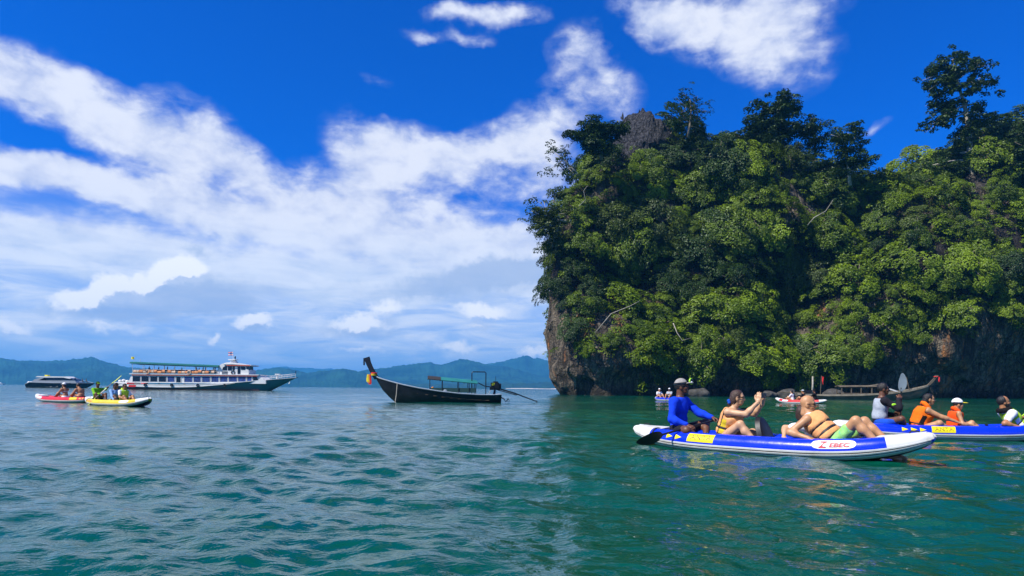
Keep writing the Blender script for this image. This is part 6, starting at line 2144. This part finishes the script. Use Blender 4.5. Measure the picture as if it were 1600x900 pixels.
person('guide in lime green shirt and green cap paddling the yellow kayak', b, hd, 1.0, lean=2, lean2=5, turn=-10, world_hands=(lerp(PA, PB, 0.40), lerp(PA, PB, 0.60)), re=(-0.6, -0.6, -0.4), le=(0, 0.6, -0.6), ra=(0.5, -0.14, -0.1), la=(0.5, 0.14, -0.1), rcurl=1.0, lcurl=1.0, skin=SK_DARK, h=0.02,
       wear=(('long_sleeve_shirt', C_LIMED), ('shorts', C_CHAR)), hair=('short', HAIR_B), cap=('peak', cloth('cap_dark_green', (0.02, 0.07, 0.01)), C_LIME))
paddle('paddle with lime green blades raised by the guide in green', PA, PB, mat('blade_lime', (0.50, 0.56, 0.02), 0.4), M_BLACK, 0.5, 0.11, mid_m=M_SHIPW, face=(0.8, -0.5, 0.5))
b, hd = on_boat(KYS, KYB, 0.40, 0.16, 0.22)
person('passenger in dark cap and lime vest behind the paddle', b, hd, 0.96, lean=4, lean2=4, rw=(0.4, -0.2, 0.1), lw=(0.4, 0.2, 0.1), ra=(0.55, -0.14, -0.05), la=(0.55, 0.14, -0.05), skin=SK_TAN, h=0.022,
       wear=(('t_shirt', C_CHAR), ('shorts', C_CHAR), ('life_vest', C_LIME, dict(straps=(0.12,)))), hair=('short', HAIR_B), cap=('peak', C_BLACK))
b, hd = on_boat(KYS, KYB, 0.475, -0.06, 0.20)
person('dark haired passenger in light blue shirt in the yellow kayak', b, hd, 0.97, lean=-6, lean2=10, nod=6, rw=(0.36, -0.22, 0.05), lw=(0.4, 0.2, 0.1), ra=(0.6, -0.14, -0.05), la=(0.6, 0.14, -0.05), skin=SK_DARK, h=0.02,
       wear=(('long_sleeve_shirt', C_LBLUE), ('trousers', C_CHAR)), hair=('bob', HAIR_B), female=True)
b, hd = on_boat(KYS, KYB, 0.615, -0.02, 0.19)
person('passenger with lime yellow vest over white sleeves near the yellow bow', b, hd, 0.97, lean=-4, lean2=6, nod=10, rw=(0.34, -0.2, 0.12), lw=(0.36, 0.18, 0.12), ra=(0.6, -0.14, -0.05), la=(0.6, 0.14, -0.05), skin=SK_TAN, h=0.02,
       wear=(('t_shirt', C_WHITE), ('shorts', C_CHAR), ('life_vest', C_LIME, dict(straps=(0.12,), collar=C_LIME))), hair=('bob', HAIR_B), glasses=C_LENS)

# ---- small kayaks under the cliff
b, hd = on_boat(KFS, KFB, 0.10, 0.0, 0.22)
person('distant paddler in white shirt and white cap at the stern of the small blue kayak', b, hd, 1.0, lean=6, rw=(0.4, -0.2, 0.15), lw=(0.4, 0.2, 0.15), skin=SK_TAN, h=0.03, wear=(('t_shirt', C_WHITE), ('shorts', C_REDO)), cap=('peak', C_WHITE))
b, hd = on_boat(KFS, KFB, 0.55, 0.0, 0.24)
person('distant passenger in pale shirt and white cap near the bow of the small blue kayak', b, hd - 0.9, 1.0, lean=2, rw=(0.3, 0.0, 0.3), lw=(0.3, 0.0, 0.28), skin=SK_TAN, h=0.03, wear=(('t_shirt', C_GREY), ('shorts', C_CHAR)), cap=('peak', C_WHITE))
b, hd = on_boat(KGS, KGB, 0.66, 0.0, 0.2)
person('distant pale passenger hugging knees in the small red kayak', b, hd, 0.95, lean=8, rw=(0.42, -0.1, 0.2), lw=(0.42, 0.1, 0.2), ra=(0.45, -0.1, -0.05), la=(0.45, 0.1, -0.05), skin=SK_LIGHT, h=0.03, wear=(('t_shirt', C_WHITE),), hair=('bob', HAIR_B))
b, hd = on_boat(KGS, KGB, 0.42, 0.0, 0.2)
person('distant dark clothed passenger in the middle of the small red kayak', b, hd, 1.0, lean=10, rw=(0.4, -0.1, 0.2), lw=(0.42, 0.1, 0.2), skin=SK_TAN, h=0.03, wear=(('t_shirt', C_CHAR),), hair=('short', HAIR_B), cap=('peak', C_GREY))
b, hd = on_boat(KGS, KGB, 0.20, 0.0, 0.24)
person('distant guide in black at the stern of the small red kayak', b, hd, 1.0, lean=6, rw=(0.4, -0.1, 0.25), lw=(0.42, 0.1, 0.25), skin=SK_DARK, h=0.03, wear=(('long_sleeve_shirt', C_BLACK),), hair=('short', HAIR_B), cap=('peak', C_BLACK))

# ---- passengers on the ferry and the speedboat: one figure, copied
g = np.random.default_rng(9)
GP = 'passengers on the upper deck of the ferry'
LBP = 'tiny dark clothed passenger under the teal canopy of the ferry'
fig, _ = person(LBP, (0, 0, 0), 0, 1.0, lean=2, rw=(0.25, -0.22, 0.05), lw=(0.25, 0.22, 0.05), ra=(0.42, -0.1, -0.42), la=(0.42, 0.1, -0.42), skin=SK_TAN, h=0.04, wear=(('t_shirt', C_BLACK), ('trousers', C_CHAR)), hair=('short', HAIR_B), group=GP)
deck = FERRY.location.z + FZ(307)
spots = [(256, -1.1), (344, -1.5), (372, -0.6), (412, -1.2), (520, -0.5), (660, -1.4), (676, -1.0), (716, -1.3), (734, -1.2), (790, -0.6), (815, -1.3), (452, -0.2)]
for i, (c, y) in enumerate(spots):
    o = fig if i == 0 else copy_thing(fig)
    o.location = (FERRY.location.x + FX(c), FERRY.location.y + y, deck + 0.62 + g.uniform(-0.05, 0.15))
    o.rotation_euler = (0, 0, g.uniform(-0.5, 0.5))
for i, (c, lb_) in enumerate(((596, 'tiny dark figure by the windscreen of the speedboat'), (668, 'tiny dark figure sitting amid the bow of the speedboat'), (702, 'tiny dark figure farthest forward on the speedboat'))):
    o = copy_thing(fig, label=lb_)
    o['group'] = 'people on the speedboat bow'
    o.location = (SPEED.location.x + SX(c), SPEED.location.y - 0.7 + 0.2 * i, SZ(442) + (0.42 if i else 0.75))
    o.rotation_euler = (0, 0, 0.4 * i)


# ------------------------------------------------------------------ sea air
def build_haze():
    bm = bmesh.new()
    bmesh.ops.create_cube(bm, size=1.0)
    me = bpy.data.meshes.new('haze')
    bm.to_mesh(me)
    bm.free()
    m = bpy.data.materials.new('sea_air')
    m.use_nodes = True
    t = NT(m.node_tree)
    v = t.n('ShaderNodeVolumePrincipled', {'Color': (0.09, 0.47, 1.0, 1), 'Density': 0.00023, 'Anisotropy': 0.1})
    t.t.links.new(v.outputs[0], t.n('ShaderNodeOutputMaterial').inputs['Volume'])
    o = link('haze', me, m)
    o.scale = (30000, 30000, 191)
    o.location = (0, 0, 191 / 2 - 3.8)
    tag(o, kind='stuff')


build_haze()
